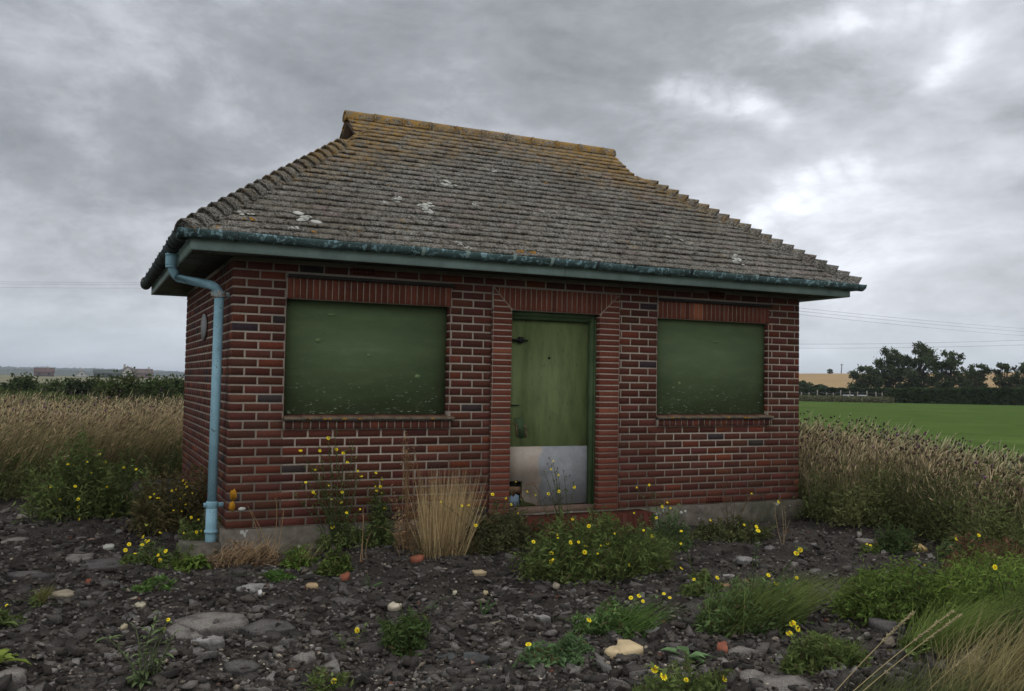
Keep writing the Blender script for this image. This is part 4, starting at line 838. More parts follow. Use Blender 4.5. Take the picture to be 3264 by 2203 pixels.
# broken plates of asphalt, one by one
def plate(name,px,py,wpx,dep,th,col,label,seed,cat='slab',grp='broken asphalt slabs',mat='slab',tilt=(0,0),rise=.0,pts=None,crack=False):
    rr=np.random.default_rng(seed); c=G(px,py); dist=np.linalg.norm(c-CAM); w=wpx/FPX*dist; n=10; side=np.array([RT[0],RT[1]]); side/=np.linalg.norm(side); fw=np.array([-side[1],side[0]])
    ang=np.sort(rr.uniform(0,2*math.pi,n)) if pts is None else None; V=[]; z0=float(ground_z(c[0],c[1]))+rise
    if pts is None: ang=np.linspace(0,2*math.pi,n+1)[:-1]+rr.uniform(-.28,.28,n); rim=[(math.cos(a)*.5*w*rr.uniform(.72,1.18),math.sin(a)*.5*dep*rr.uniform(.7,1.18)) for a in ang]
    else: rim=[(a*w,b*dep) for a,b in pts]; n=len(rim)
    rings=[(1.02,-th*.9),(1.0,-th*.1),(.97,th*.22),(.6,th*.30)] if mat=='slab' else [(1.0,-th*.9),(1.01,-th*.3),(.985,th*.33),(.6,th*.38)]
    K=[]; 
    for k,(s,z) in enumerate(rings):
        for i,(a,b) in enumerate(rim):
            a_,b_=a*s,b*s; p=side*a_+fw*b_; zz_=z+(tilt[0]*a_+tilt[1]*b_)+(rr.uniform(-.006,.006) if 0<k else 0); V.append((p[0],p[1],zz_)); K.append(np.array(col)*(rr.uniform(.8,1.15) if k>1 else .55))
    V.append((0,0,th*.42)); K.append(np.array(col)); F=[(k*n+i,k*n+(i+1)%n,(k+1)*n+(i+1)%n,(k+1)*n+i) for k in range(3) for i in range(n)]+[(3*n+i,3*n+(i+1)%n,4*n) for i in range(n)]
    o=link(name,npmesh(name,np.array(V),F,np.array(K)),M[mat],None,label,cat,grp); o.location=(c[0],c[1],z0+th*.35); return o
AC=(.30,.27,.235); AD=(.16,.148,.135); AL=(.42,.40,.365)
SL=[(690,2010,215,.40,.055,AC,'largest brownish cracked slab, left of centre in the rubble',(0,.06)),(590,2030,120,.30,.045,AC,'split corner piece lying against the largest slab',(-.1,.05)),(855,2030,150,.34,.05,AD,'dark smooth rounded slab right of the largest slab',(0,.05)),(665,2065,105,.14,.04,AL,'pale rough slab just in front of the largest slab',(0,.1)),(810,1875,135,.20,.05,AL,'pale flat slab standing clear below the hut corner',(0,.12)),(340,1805,170,.42,.04,AD,'broad flat grey slab below the yellow flowers by the pipe',(0,.03)),(250,1790,95,.25,.04,AC,'grey slab beside the broad flat one',(.05,.1)),(100,1650,75,.45,.05,AC,'pale oval slab near the tall grass on the left',(0,.05)),(45,1725,75,.3,.05,AC,'oval grey slab at the left edge of the rubble',(0,.08)),(90,1850,130,.16,.04,AD,'long thin slab at the left edge',(0,.15)),(975,2120,75,.16,.06,AC,'square speckled lump with pale top near the bottom edge',(0,.1)),(1190,2085,110,.20,.04,(.10,.088,.078),'brown flat slab beneath the small upright weed',(0,.04)),(1480,2100,170,.20,.04,(.12,.125,.12),'long lens shaped grey slab in the lower middle',(0,.02)),(1090,1925,120,.26,.05,AD,'domed dark lump left of the cream stone',(0,.06)),(1270,1780,95,.22,.05,(.095,.10,.105),'bluish grey slab near the dry grass tuft',(0,.1)),(1680,1965,75,.2,.035,AL,'first of the pale broken slabs left of the leafy clump',(0,.05)),(1725,1975,60,.18,.035,AL,'second pale broken slab nearer the leafy clump',(0,.05)),(2375,1790,60,.2,.03,AL,'pale flake right of the big green clump',(0,.05)),(2320,1835,80,.14,.03,AL,'thin pale flake below the big green clump',(0,.05)),(2085,2010,75,.14,.03,AL,'pale rough slab behind the cream stone',(0,.05)),(2370,2090,95,.16,.05,AC,'speckled slab right of the round terracotta piece',(0,.1)),(2400,2150,90,.2,.06,AC,'squarish speckled lump near the bottom right',(0,.15)),(2500,2190,170,.30,.08,AC,'big rounded speckled slab cut by the bottom edge',(0,.15)),(2760,1730,60,.25,.03,AC,'grey flake with a yellow flower above it, right side',(0,.05)),(2830,2015,110,.22,.06,AD,'dark slab edge jutting from the right grass',(-.1,.1)),(20,2180,110,.25,.06,AC,'lump at the bottom left corner',(0,.1)),(1790,2110,60,.15,.04,AC,'grey lump at the left of the leafy clump foot',(0,.1)),(770,2140,110,.14,.04,AD,'flat dark slab near the bottom left of centre',(0,.1))]
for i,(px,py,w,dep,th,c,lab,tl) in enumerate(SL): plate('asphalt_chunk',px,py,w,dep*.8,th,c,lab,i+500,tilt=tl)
# pale stones and brick pieces
CR=(.50,.39,.225)
plate('cream_stone',1985,2093,118,.13,.045,CR,'largest cream stone, split in three, in front of the leafy clump',601,'stone','cream stones','generic',tilt=(.05,.28),rise=.03,pts=[(-.48,-.38),(-.02,-.52),(.46,-.30),(.52,-.05),(.20,.42),(-.10,.50),(-.14,.10),(-.45,-.2)])
plate('cream_stone',1953,2102,50,.08,.04,CR,'left fragment of the split cream stone',602,'stone','cream stones','generic',tilt=(.0,.25),rise=.028)
plate('cream_stone',2925,1760,45,.13,.03,(.50,.34,.15),'tan flat stone tile lying at the edge of the right grass',603,'stone','cream stones','generic',tilt=(0,.3),rise=.02,pts=[(-.5,-.4),(.5,-.3),(.38,.5),(-.35,.42)])
for i,(px,py,w,d_,c,lab) in enumerate(((1527,1835,44,.07,(.58,.46,.27),'crumbly yellow stone beside the dry grass tuft'),(1255,1950,42,.08,(.62,.54,.40),'cream stone in the middle of the rubble'),(995,1888,42,.07,(.50,.36,.20),'rough yellow brown stone below the left window'),(205,1913,62,.10,(.34,.29,.20),'longest pale stone at the left'),(447,1948,28,.06,(.52,.47,.33),'small cream stone above the left flowering weed'),(395,2010,18,.05,(.50,.43,.28),'little yellow stone left of the weed'),(290,1722,26,.06,(.42,.28,.20),'pinkish stone by the left plants'),(90,1587,40,.2,(.33,.26,.18),'pale lump against the tall grass'),(1547,1888,17,.04,(.6,.48,.28),'tiny yellow stone right of the dry tuft'),(1450,1903,13,.04,(.62,.57,.40),'tiny pale stone in mid rubble'),(2368,1862,40,.07,(.40,.26,.14),'orange brown stone right of the big clump'),(2310,1868,30,.06,(.34,.20,.12),'brown stone next to the orange brown one'),(1944,2007,44,.06,(.36,.24,.15),'tan stone among the leaf clump'),(345,1755,32,.08,(.5,.5,.42),'flat whitish stone near the pipe flowers'),(828,1918,14,.04,(.75,.74,.68),'small white chip right of the pale slab'),(1500,2120,22,.05,(.34,.19,.12),'round brown pebble near the bottom'),(2985,2120,0,.05,(.4,.3,.2),''),(3100,2125,60,.12,(.28,.22,.14),'brown stone in the dry corner grass'))):
    if w: plate('pale_stone',px,py,w,d_,.022,tuple(v*.75 for v in c),lab,640+i,'stone','small pale stones','generic',tilt=(0,.2),rise=.012)
TC=(.24,.085,.05)
for i,(px,py,w,d_,lab) in enumerate(((1330,1798,44,.09,'orange brick piece left of the yellow stone'),(1478,1690,46,.10,'broken orange brick leaning beside the doorstep'),(2302,2085,36,.09,'round terracotta piece with a hole, lower right'),(282,1873,16,.04,'small red chip at the left'),(1100,1840,30,.07,'reddish flake on a grey slab'))):
    plate('brick_fragment',px,py,w,d_,.04,TC,lab,700+i,'brick piece','brick fragments','generic',tilt=(.1,.3),rise=.02)
# ------------------------------------------------------------------ weeds
def fl_mesh():
    V=[];F=[];C=[]; n=13
    for k in range(n):
        a=2*math.pi*k/n; w=.16; r0,r1=.25,1.; z1=.12*(k%2)-.1
        P=[(r0*math.cos(a-w),r0*math.sin(a-w),0),(r1*.8*math.cos(a-w*1.3),r1*.8*math.sin(a-w*1.3),z1),(r1*math.cos(a),r1*math.sin(a),z1-.05),(r1*.8*math.cos(a+w*1.3),r1*.8*math.sin(a+w*1.3),z1),(r0*math.cos(a+w),r0*math.sin(a+w),0)]
        F.append(tuple(range(len(V),len(V)+5))); V+=P; C+=[(.80,.52,.01)]+[(1.,.86,.03)]*3+[(.80,.52,.01)]
    c=len(V); m_=8
    for k in range(m_): a=2*math.pi*k/m_; V.append((.36*math.cos(a),.36*math.sin(a),.02)); C.append((.66,.34,.01))
    V.append((0,0,.16)); C.append((.50,.22,.01)); F+=[(c+k,c+(k+1)%m_,c+m_) for k in range(m_)]
    for k in range(m_): a=2*math.pi*k/m_; V.append((.30*math.cos(a),.30*math.sin(a),-.03)); C.append((.05,.09,.02))
    V.append((0,0,-.5)); C.append((.05,.09,.02)); b=c+m_+1; F+=[(b+(k+1)%m_,b+k,b+m_) for k in range(m_)]
    return npmesh('flower',np.array(V)*.0172,F,np.array(C))
FM=fl_mesh(); FM.materials.append(attr_mat('flower_mat',scale=200,lo=.8))
def strip(mb,p,d,ln,w,col,droop=.3,segs=3,up=None,jag=0.,rr=random):
    """a leaf: folded tapering strip from p along d"""
    p=np.array(p,float); d=np.array(d,float); d/=np.linalg.norm(d); s=np.cross(d,[0,0,1.]); s/=max(np.linalg.norm(s),1e-6); V=[];C=[]
    prof=[.25,.8,1.,.75,.0] if segs>=4 else [.3,1.,.8,.0]; n=len(prof); 
    for i,k in enumerate(prof):
        t_=i/(n-1); q=p+d*ln*t_+np.array([0,0,-droop*ln*t_*t_]); ww=w*.5*k*(1+(rr.uniform(-jag,jag))); V+=[q-s*ww+[0,0,ww*.5],q,q+s*ww+[0,0,ww*.5]]; C+=[tuple(np.array(col)*(1.05)),tuple(np.array(col)*.9),tuple(np.array(col)*1.05)]
    F=[(3*i,3*i+1,3*i+4,3*i+3) for i in range(n-1)]+[(3*i+1,3*i+2,3*i+5,3*i+4) for i in range(n-1)]
    mb.add(V,F,C)
GRN=(.145,.19,.058)
def weed(name,label,base,flowers=(),z=None,cat='weed',grp=None,stemc=(0.111,0.146,0.056),leafc=GRN,leafn=8,leaflen=.05,basal=(0,.1),fill=(0,.2,.2,.2),extra=(),seed=0,yj=.08,rise=.0,fr=1.,fillsz=.022,stemr=.0028,ymax=None,budn=0,bladen=0,bladeh=.25,bladec=(0.118,0.174,0.044),lean=.5,bpx=None):
    """base: photo pixel of the foot; flowers/extra: pixels of flowering and leafy stem tips near the foot's own depth"""
    rr=random.Random(seed+900); nr=np.random.default_rng(seed+900)
    b=G(*base); b[2]=float(ground_z(b[0],b[1])); 
    if ymax is not None: b[1]=min(b[1],ymax)
    r=empty(name,tuple(b),label,cat,grp); st=MB(); lf=MB(); fls=[]
    wid=1.
    for k,(px,py) in enumerate(list(flowers)+list(extra)):
        y=b[1]+rr.uniform(-yj,yj); 
        if ymax is not None: y=min(y,ymax)
        if fill[0] and k<len(flowers): y-=fill[2]*rr.uniform(.3,1.05)
        tip=on(px,py,1,y); off=np.array([rr.gauss(0,.02)+(tip[0]-b[0])*.25*rr.random(),rr.gauss(0,.02),0]); p0=b+off; p0[2]=float(ground_z(p0[0],p0[1]))-.01
        if tip[2]<p0[2]+.03: p0=np.array([tip[0],tip[1]+.02,p0[2]]); 
        mid=p0+(tip-p0)*np.array([.30,.30,.55])+np.array([rr.gauss(0,.02),rr.gauss(0,.02),0]); P=bez([p0,mid,tip-[0,0,.006]],7); st.tube(P,[stemr*1.3,stemr*1.2,stemr*1.1,stemr,stemr*.9,stemr*.8,stemr*.6],4,stemc,cap=False)
        ln=np.linalg.norm(tip-p0)
        for j in range(max(2,int(leafn*ln/.4))):
            q=P[rr.randint(1,6)] ; a=rr.uniform(0,6.28); l=leaflen*rr.uniform(.5,1.2)
            strip(lf,q+(P[-1]-P[0])*rr.uniform(-.05,.05),(math.cos(a),math.sin(a),rr.uniform(.1,.9)),l,l*.30,np.array(leafc)*rr.uniform(.6,1.4),rr.uniform(.1,.6),rr=rr)
        if k<len(flowers): fls.append(tip)
        for j in range(budn):
            q=np.array(P[rr.randint(3,6)]); e_=q+np.array([rr.gauss(0,.03),rr.gauss(0,.03),rr.uniform(.01,.05)]); st.tube([q,e_],[stemr*.5,stemr*.5],3,stemc,cap=False); st.tube([e_,e_+[0,0,.008],e_+[0,0,.016]],[.003,.007,.002],5,np.array(leafc)*.8)
    for k in range(basal[0]):
        a=rr.uniform(0,6.28); l=basal[1]*rr.uniform(.6,1.2); strip(lf,b+[rr.gauss(0,.012),rr.gauss(0,.012),.01],(math.cos(a),math.sin(a),rr.uniform(.15,1.1)),l,l*rr.uniform(.22,.34),np.array(leafc)*rr.uniform(.7,1.35),rr.uniform(.3,.8),4,jag=.35,rr=rr)
    n,fx,fy,fh=fill; n=int(n*1.2)
    if n:
        # leafy mass made of many short shoots
        ns=max(5,n//38); fh=fh*1.28; a=nr.uniform(0,6.28,ns); q=nr.uniform(0,1,ns)**.55; SX=np.cos(a)*q*fx; SY=np.sin(a)*q*fy; SH=fh*(1-.55*q**2)*nr.uniform(.45,1.25,ns); k_=nr.integers(0,ns,n); t_=nr.uniform(.03,1,n)**.8; sp=(.16*min(fx,fy)+.012)*(1.15-t_)+.008
        tl=nr.normal(size=(ns,2))*.18*SH[:,None]; X=SX[k_]+tl[k_,0]*t_+nr.normal(size=n)*sp; Y=SY[k_]+tl[k_,1]*t_+nr.normal(size=n)*sp
        C=np.stack([b[0]+X,b[1]+Y,ground_z(b[0]+X,b[1]+Y)+SH[k_]*t_],1)
        if ymax is not None: C[:,1]=np.minimum(C[:,1],ymax+.02)
        V,F=quads(C,fillsz*.62,nr,.15,3.6); K=np.array(leafc)*(.6+.75*vnoise(C[:,0],C[:,1]+C[:,2],14,seed+3))[:,None]*nr.uniform(.65,1.4,(n,1)); br=nr.uniform(0,1,n)<.07; K[br]=np.array([.12,.10,.045])
        lf.v+=[tuple(v) for v in V]; o=len(lf.c); lf.f+=[tuple(int(i)+o for i in f) for f in F]; lf.c+=[tuple(c) for c in np.repeat(K,4,0)]
        m=max(6,n//80)
        for k in range(m):
            a_=rr.uniform(0,6.28); qq=rr.random()**.5; p=b+np.array([math.cos(a_)*qq*fx,math.sin(a_)*qq*fy,0]); p[2]=float(ground_z(p[0],p[1])); h_=fh*(1-.6*qq*qq)*rr.uniform(.6,1.12); lg=rr.random()<.22; h_*=1.35 if lg else 1.; ln_=rr.gauss(.05,.16)*(1 if lg else .3); st.tube(bez([p,p+[ln_*.2,0,h_*.9],p+[ln_,rr.gauss(-.02,.04),h_*(.9 if lg else 1.)]],5),[stemr,stemr,stemr*.8,stemr*.6,stemr*.4],3,stemc,cap=False)
    if bladen:
        a=nr.uniform(0,6.28,bladen); q=nr.uniform(0,1,bladen)**.6; X=np.cos(a)*q*(fx if n else .06); Y=np.sin(a)*q*(fy if n else .06); B=np.stack([b[0]+X,b[1]+Y,ground_z(b[0]+X,b[1]+Y)],1); Hb=bladeh*nr.uniform(.45,1.1,bladen)
        le=WIND[None]*(Hb*lean*nr.uniform(.3,1.6,bladen))[:,None]+nr.normal(size=(bladen,2))*.25*Hb[:,None]; cc=np.array(bladec)*nr.uniform(.6,1.5,(bladen,1)); V,F,C_=blades(B,Hb,le,np.full(bladen,.0045),cc*.8,cc*1.2,nr)
        me=npmesh('grass_blades',V-b,F,C_); link('grass_blades',me,M['blade'],r)
    if st.v: st.build('stem',M['leaf'],r)
    if lf.v: lf.build('leaves',M['leaf'],r)
    for tip in fls:
        o=bpy.data.objects.new('flower',FM); COL.objects.link(o); o.parent=r; o.location=tip-b; d=Vector((rr.gauss(-.25,.35),rr.gauss(-.75,.35),rr.uniform(.2,1.1))).normalized(); o.rotation_mode='QUATERNION'; o.rotation_quaternion=d.to_track_quat('Z','Y'); s=rr.uniform(.5,1.08)*fr; o.scale=(s,s,s)
    return r
def Zm(L,ox,oy,s): return [(ox+a/s,oy+b/s) for a,b in L]
OX=dict(cat='weed',grp='yellow flowered oxtongue plants')
# tall plants against the wall below the left window
weed('flowering_weed','tallest yellow flowered weed, in front of the wall under the left window',(1075,1745),Zm([(503,170),(570,158),(235,290),(422,292),(580,278),(648,313),(687,403),(787,487),(820,535),(378,475),(285,595),(506,627),(358,690),(378,708),(635,690),(535,757),(628,790),(808,855),(678,888),(543,1025)],880,1340,3.018),extra=Zm([(740,240),(190,730),(520,400),(330,480),(250,640),(760,400),(440,560)],880,1340,3.018),seed=1,leafn=15,leaflen=.045,basal=(34,.17),fill=(700,.24,.10,.20),stemr=.0036,ymax=-.14,budn=2,**OX)
weed('flowering_weed','yellow flowered weed between the tallest weed and the dry stalks',(1195,1735),Zm([(962,503),(1017,570),(955,635),(1005,640),(968,675),(1020,697),(1040,845)],880,1340,3.018),extra=Zm([(900,700),(930,760),(1060,760)],880,1340,3.018),seed=2,leafn=16,leaflen=.05,fill=(700,.13,.08,.36),ymax=-.12,budn=2,**OX)
# left group beside the hut
weed('flowering_weed','big bushy yellow flowered weed at the left, before the tall grass',(265,1650),Zm([(558,1040),(590,1085),(485,1085),(377,1097),(403,1100),(688,1115),(757,1125),(508,1145),(280,1225),(418,1220),(593,1222),(300,1330),(333,1378),(435,1292),(435,1335),(440,1403),(625,1373),(333,1293)],0,850,1.743),extra=[(330,1450),(230,1500),(180,1530),(380,1500)],seed=3,leafn=12,leaflen=.05,fill=(5200,.50,.35,.58),yj=.25,fillsz=.03,leafc=(0.131,0.171,0.053),**OX)
weed('flowering_weed','brownish weed with many small yellow flowers behind the downpipe foot',(560,1690),Zm([(1160,460),(1180,500),(1200,480),(1203,527),(1037,572),(1085,560),(1148,590),(1165,615),(1185,615),(1268,600),(1128,665),(840,610),(797,645),(875,655),(900,657),(1037,730),(1057,790),(1147,800),(1192,722)],250,1400,3.487),seed=4,leafn=10,leaflen=.04,fill=(4200,.42,.22,.48),leafc=(0.144,0.120,0.052),fr=.8,fillsz=.026,**OX)
weed('flowering_weed','low yellow flowered weed in front of the downpipe foot',(640,1745),Zm([(1255,870),(1335,893),(1313,1033),(1170,1043),(1568,983),(1365,1020)],250,1400,3.487),extra=Zm([(1480,850),(1530,870),(1440,900)],250,1400,3.487),seed=5,leafn=12,leaflen=.05,basal=(30,.15),fill=(900,.22,.10,.22),**OX)
weed('flowering_weed','spreading yellow flowered weed below and left of the downpipe',(500,1800),Zm([(755,953),(910,1037),(717,1085),(750,1137),(785,1125),(708,1172),(522,1233),(563,1168),(968,1243),(885,1288),(905,1343),(780,1372),(630,1268)],250,1400,3.487),seed=6,leafn=12,leaflen=.045,basal=(14,.12),fill=(900,.26,.12,.13),**OX)
weed('dandelion_clump','bright green leafy clump spreading below the downpipe',(625,1810),basal=(60,.16),fill=(700,.22,.10,.07),seed=7,leafc=(0.152,0.222,0.044),cat='weed',grp='low leafy weeds')
weed('umbel_plant','single pale green feathery plant in the left undergrowth',(462,1630),fill=(500,.08,.06,.42),seed=8,leafc=(0.270,0.365,0.124),extra=[(462,1540),(480,1525),(450,1550)],leafn=14,leaflen=.04,cat='weed',grp=None)
weed('brown_weed','dead brown matted stems at the foot of the hut corner',(770,1800),fill=(1600,.26,.10,.15),leafc=(0.287,0.199,0.124),stemc=(0.390,0.268,0.146),fillsz=.02,bladen=260,bladeh=.20,bladec=(0.541,0.381,0.204),seed=9,cat='dry weed',ymax=-.12,lean=.9)
weed('dry_stalk','two dry straw stalks crossing in front of the corner bricks',(868,1795),extra=[(790,1610),(800,1625),(880,1585),(905,1620),(845,1700)],stemc=(0.429,0.293,0.146),leafc=(0.507,0.349,0.175),leafn=5,leaflen=.02,seed=10,cat='dry weed',ymax=-.12)
weed('dandelion_clump','green leafy clump at the wall foot left of the tallest weed',(960,1795),basal=(46,.17),fill=(500,.14,.08,.12),seed=11,leafc=(0.144,0.222,0.044),cat='weed',grp='low leafy weeds',bladen=60,bladeh=.2,bladec=(0.423,0.381,0.160))
weed('dandelion_clump','round moss green clump in the rubble below the left window',(1065,1822),fill=(1100,.11,.08,.13),seed=12,leafc=(0.118,0.159,0.040),cat='weed',grp='low leafy weeds')
weed('dandelion_clump','small flat green patch on the left rubble',(500,1880),fill=(420,.16,.08,.05),seed=13,leafc=(0.101,0.174,0.044),cat='weed',grp='low leafy weeds')
weed('dandelion_clump','flat green patch above the pale flat slab',(880,1845),fill=(420,.12,.07,.05),seed=14,leafc=(0.101,0.190,0.044),cat='weed',grp='low leafy weeds')
weed('dry_stalk','tall branching brown dead stalk left of the dry grass tuft',(1300,1755),extra=Zm([(1225,160),(1240,150),(1255,200),(1215,260),(1270,220),(1250,330),(1210,380),(1280,300),(1290,360)],880,1340,3.018),stemc=(0.390,0.256,0.134),leafc=(0.456,0.301,0.160),leafn=16,leaflen=.035,seed=15,cat='dry weed',yj=.03,ymax=-.12,fill=(700,.11,.06,.42),fillsz=.014)
weed('dry_stalk','second thinner dead stalk touching the dry grass tuft',(1325,1760),extra=Zm([(1335,280),(1330,300),(1380,480),(1300,350),(1345,430)],880,1340,3.018),stemc=(0.351,0.232,0.123),leafc=(0.372,0.254,0.146),leafn=12,leaflen=.03,seed=16,cat='dry weed',yj=.03,ymax=-.12)
weed('dry_stalk','single broken straw stalk standing in the rubble below the tallest weed',(1165,1790),extra=[(1157,1615),(1160,1640),(1185,1690)],stemc=(0.442,0.305,0.157),leafc=(0.507,0.365,0.189),leafn=6,leaflen=.025,seed=17,cat='dry weed')
# dry grass tuft
b=G(1410,1770); b[1]=min(b[1],-.3); b[2]=float(ground_z(b[0],b[1])); r=empty('dry_grass_tuft',tuple(b),'tall tuft of straw yellow dry grass left of the doorstep','grass tuft'); nr=np.random.default_rng(77); n=820
B=np.stack([b[0]+nr.uniform(-.17,.17,n),b[1]+nr.normal(size=n)*.05,np.full(n,b[2])],1); Hh=nr.uniform(.30,.76,n); le=np.stack([(B[:,0]-b[0])*.55+.05+nr.normal(size=n)*.06,nr.normal(size=n)*.05],1); cc=np.array([.66,.50,.26])*nr.uniform(.5,1.25,(n,1)); V,F,C_=blades(B,Hh,le,np.full(n,.0046),cc*.8,cc,nr,0.); link('stalks',npmesh('stalks',V-b,F,C_),M['blade'],r)
n=500; B=np.stack([b[0]+nr.normal(size=n)*.12,b[1]+nr.normal(size=n)*.07,np.full(n,b[2])],1); Hh=nr.uniform(.05,.2,n); le=nr.normal(size=(n,2))*.13; cc=np.array([.20,.15,.07])*nr.uniform(.5,1.4,(n,1)); V,F,C_=blades(B,Hh,le,np.full(n,.005),cc,cc,nr); link('base_blades',npmesh('base_blades',V-b,F,C_),M['blade'],r)
# centre: in front of the door and step
weed('flowering_weed','slender weed with yellow flowers in front of the grey kick plate',(1745,1700),Zm([(632,1080),(622,1125),(662,1158),(750,1225),(535,1268),(607,1262),(665,1248)],1400,850,1.743),extra=Zm([(690,1130),(590,1150),(650,1215)],1400,850,1.743),seed=20,leafn=14,leaflen=.04,ymax=-.38,budn=3,**OX)
weed('flowering_weed','dark reddish green weed mass with yellow flowers left of the doorway',(1590,1755),Zm([(427,1195),(490,1250),(297,1265),(370,1287),(163,1325),(125,1330),(437,1370),(272,1425),(203,1438),(400,1322),(10,1307)],1400,850,1.743),seed=21,leafn=10,leaflen=.035,fill=(5200,.42,.16,.30),leafc=(0.118,0.120,0.052),ymax=-.36,fillsz=.022,**OX)
weed('flowering_weed','largest sprawling green weed with many yellow flowers before the step',(1900,1830),Zm([(540,250),(487,265),(665,305),(705,365),(863,362),(1085,337),(1150,380),(425,372),(428,395),(242,425),(527,430),(587,427),(640,457),(758,455),(810,438),(1105,475),(380,512),(733,515),(390,560),(375,578),(837,543),(610,595),(615,620),(978,603),(685,653),(633,505)],1600,1550,2.402),seed=22,leafn=9,leaflen=.04,fill=(11000,.62,.30,.34),bladen=1500,bladeh=.30,bladec=(0.144,0.190,0.055),leafc=(0.125,0.165,0.048),yj=.15,fillsz=.024,lean=.7,**OX)
weed('flowering_weed','upright greyish flowering weed right of the doorway in front of the plinth',(2130,1745),Zm([(128,1192),(55,1207),(235,1295),(205,1320),(252,1328),(38,1357),(170,1385),(95,1460),(147,1492)],2000,900,1.846),extra=Zm([(240,1260),(180,1240)],2000,900,1.846),seed=23,leafn=14,leaflen=.045,fill=(900,.20,.10,.30),leafc=(0.127,0.183,0.073),ymax=-.25,**OX)
weed('flowering_weed','thin weed with yellow flowers at the plinth under the right window',(2330,1715),Zm([(730,1242),(890,1292),(488,1400),(687,1427),(770,1462),(758,1438),(315,1462),(315,1540)],2000,900,1.846),extra=Zm([(590,1090),(640,1130),(750,1120),(770,1195),(560,1180),(540,1300),(600,1250)],2000,900,1.846),seed=24,leafn=9,leaflen=.03,fill=(2600,.48,.13,.17),leafc=(0.118,0.135,0.052),stemc=(0.169,0.122,0.067),ymax=-.16,**OX)
weed('dry_stalk','pale dead stalk by the right end of the plinth',(2490,1730),extra=[(2485,1570),(2470,1600),(2500,1620),(2520,1650)],stemc=(0.442,0.329,0.190),leafc=(0.541,0.412,0.248),leafn=7,leaflen=.025,seed=25,cat='dry weed',ymax=-.1)
# clumps nearer the camera
weed('flowering_weed','leafy weed with paired yellow flowers behind the cream stone',(1960,2010),Zm([(1050,838),(1080,880),(987,853),(1240,822),(1285,852)],1600,1550,2.402),seed=26,leafn=10,leaflen=.06,basal=(34,.14),fill=(2200,.24,.14,.13),bladen=420,bladeh=.17,bladec=(0.144,0.238,0.058),leafc=(0.127,0.206,0.065),lean=1.3,**OX)
weed('flowering_weed','broad leaved clump with one yellow flower at lower centre',(1775,2110),Zm([(203,1210),(668,1022)],1600,1550,2.402),seed=27,basal=(60,.13),fill=(900,.22,.10,.08),leafn=10,leaflen=.05,leafc=(0.144,0.231,0.095),**OX)
weed('flowering_weed','sparse weed between the big clump and the right green mass',(2240,1900),Zm([(1470,713),(1500,803),(1650,700),(1373,343),(1370,440),(1375,627)],1600,1550,2.402),seed=28,leafn=6,leaflen=.035,fill=(500,.16,.10,.10),**OX)
weed('leafy_weed','low rosette of long grey green leaves right of the cream stone',(2185,2120),basal=(9,.17),seed=29,leafc=(0.152,0.246,0.102),cat='weed',grp='low leafy weeds')
weed('leafy_weed','three long upright leaves standing alone in mid rubble',(1533,1952),basal=(0,.1),seed=30,extra=(),fill=(0,.1,.1,.1),cat='weed',grp='low leafy weeds') if 0 else None
def rosette_leaves(px,py,tips,label,col=(.09,.16,.05),w=.03):
    b=G(px,py); b[2]=float(ground_z(b[0],b[1])); r=empty('leafy_weed',tuple(b),label,'weed','low leafy weeds'); m=MB()
    for (a,c) in tips: t_=on(a,c,1,b[1]); d=t_-b; l=np.linalg.norm(d); strip(m,b,d,l,w,np.array(col)*random.uniform(.8,1.2),.1,4)
    m.build('leaves',M['leaf'],r)
rosette_leaves(1538,1950,[(1528,1895),(1588,1905),(1562,1900)],'three long upright leaves standing alone in mid rubble')
rosette_leaves(1385,1955,[(1415,1940),(1350,1935),(1378,1915),(1400,1925)],'tiny sprout left of the three leaved plant',w=.02)
rosette_leaves(1178,1870,[(1170,1815),(1225,1850),(1180,1878),(1150,1850),(1205,1870),(1160,1830)],'small jagged leaved weed below the broken straw stalk',w=.035)
rosette_leaves(1552,2140,[(1545,2110),(1562,2118),(1535,2125)],'tiny sprout near the bottom right of the lens slab',w=.02)
weed('flowering_weed','single flowered small weed left of the dark upright one',(1110,2085),[(1139,2009)],extra=[(1068,2020),(1090,2040),(1160,2030),(1180,1975)],seed=31,leafn=12,leaflen=.05,basal=(10,.10),**OX)
weed('leafy_weed','dense dark upright weed in the lower middle rubble',(1285,2080),extra=[(1275,1950),(1305,1985),(1262,1975),(1250,2000),(1312,2020)],seed=32,leafn=30,leaflen=.045,fill=(1500,.085,.06,.19),leafc=(0.085,0.131,0.040),cat='weed',grp='low leafy weeds')
weed('flowering_weed','weed with one yellow flower at the bottom edge',(1045,2215),[(1064,2171)],seed=33,leafn=10,leaflen=.05,basal=(12,.11),fill=(250,.09,.05,.09),**OX)
weed('flowering_weed','grey green stemmed weed with two orange yellow flowers, bottom left',(452,2178),[(536,1975),(523,2005)],extra=[(350,2035),(432,1998),(505,1950),(560,2010),(500,2110),(490,2085)],seed=34,leafn=26,leaflen=.06,basal=(12,.13),leafc=(0.169,0.222,0.095),stemc=(0.169,0.201,0.101),stemr=.0042,yj=.04,fr=1.15,**OX)
weed('flowering_weed','orange flowered weed cut by the left picture edge',(0,2020),[(21,1929)],seed=35,basal=(16,.13),leafn=8,fill=(300,.10,.08,.10),**OX)
weed('leafy_weed','yellowing leafy weed at the left edge near the bottom',(-10,2130),basal=(20,.14),seed=36,leafc=(0.237,0.301,0.058),cat='weed',grp='low leafy weeds')
weed('leafy_weed','small reddish green tuft on the left rubble',(125,1925),seed=37,bladen=120,bladeh=.12,bladec=(0.203,0.190,0.065),fill=(60,.04,.03,.08),cat='weed',grp='low leafy weeds')
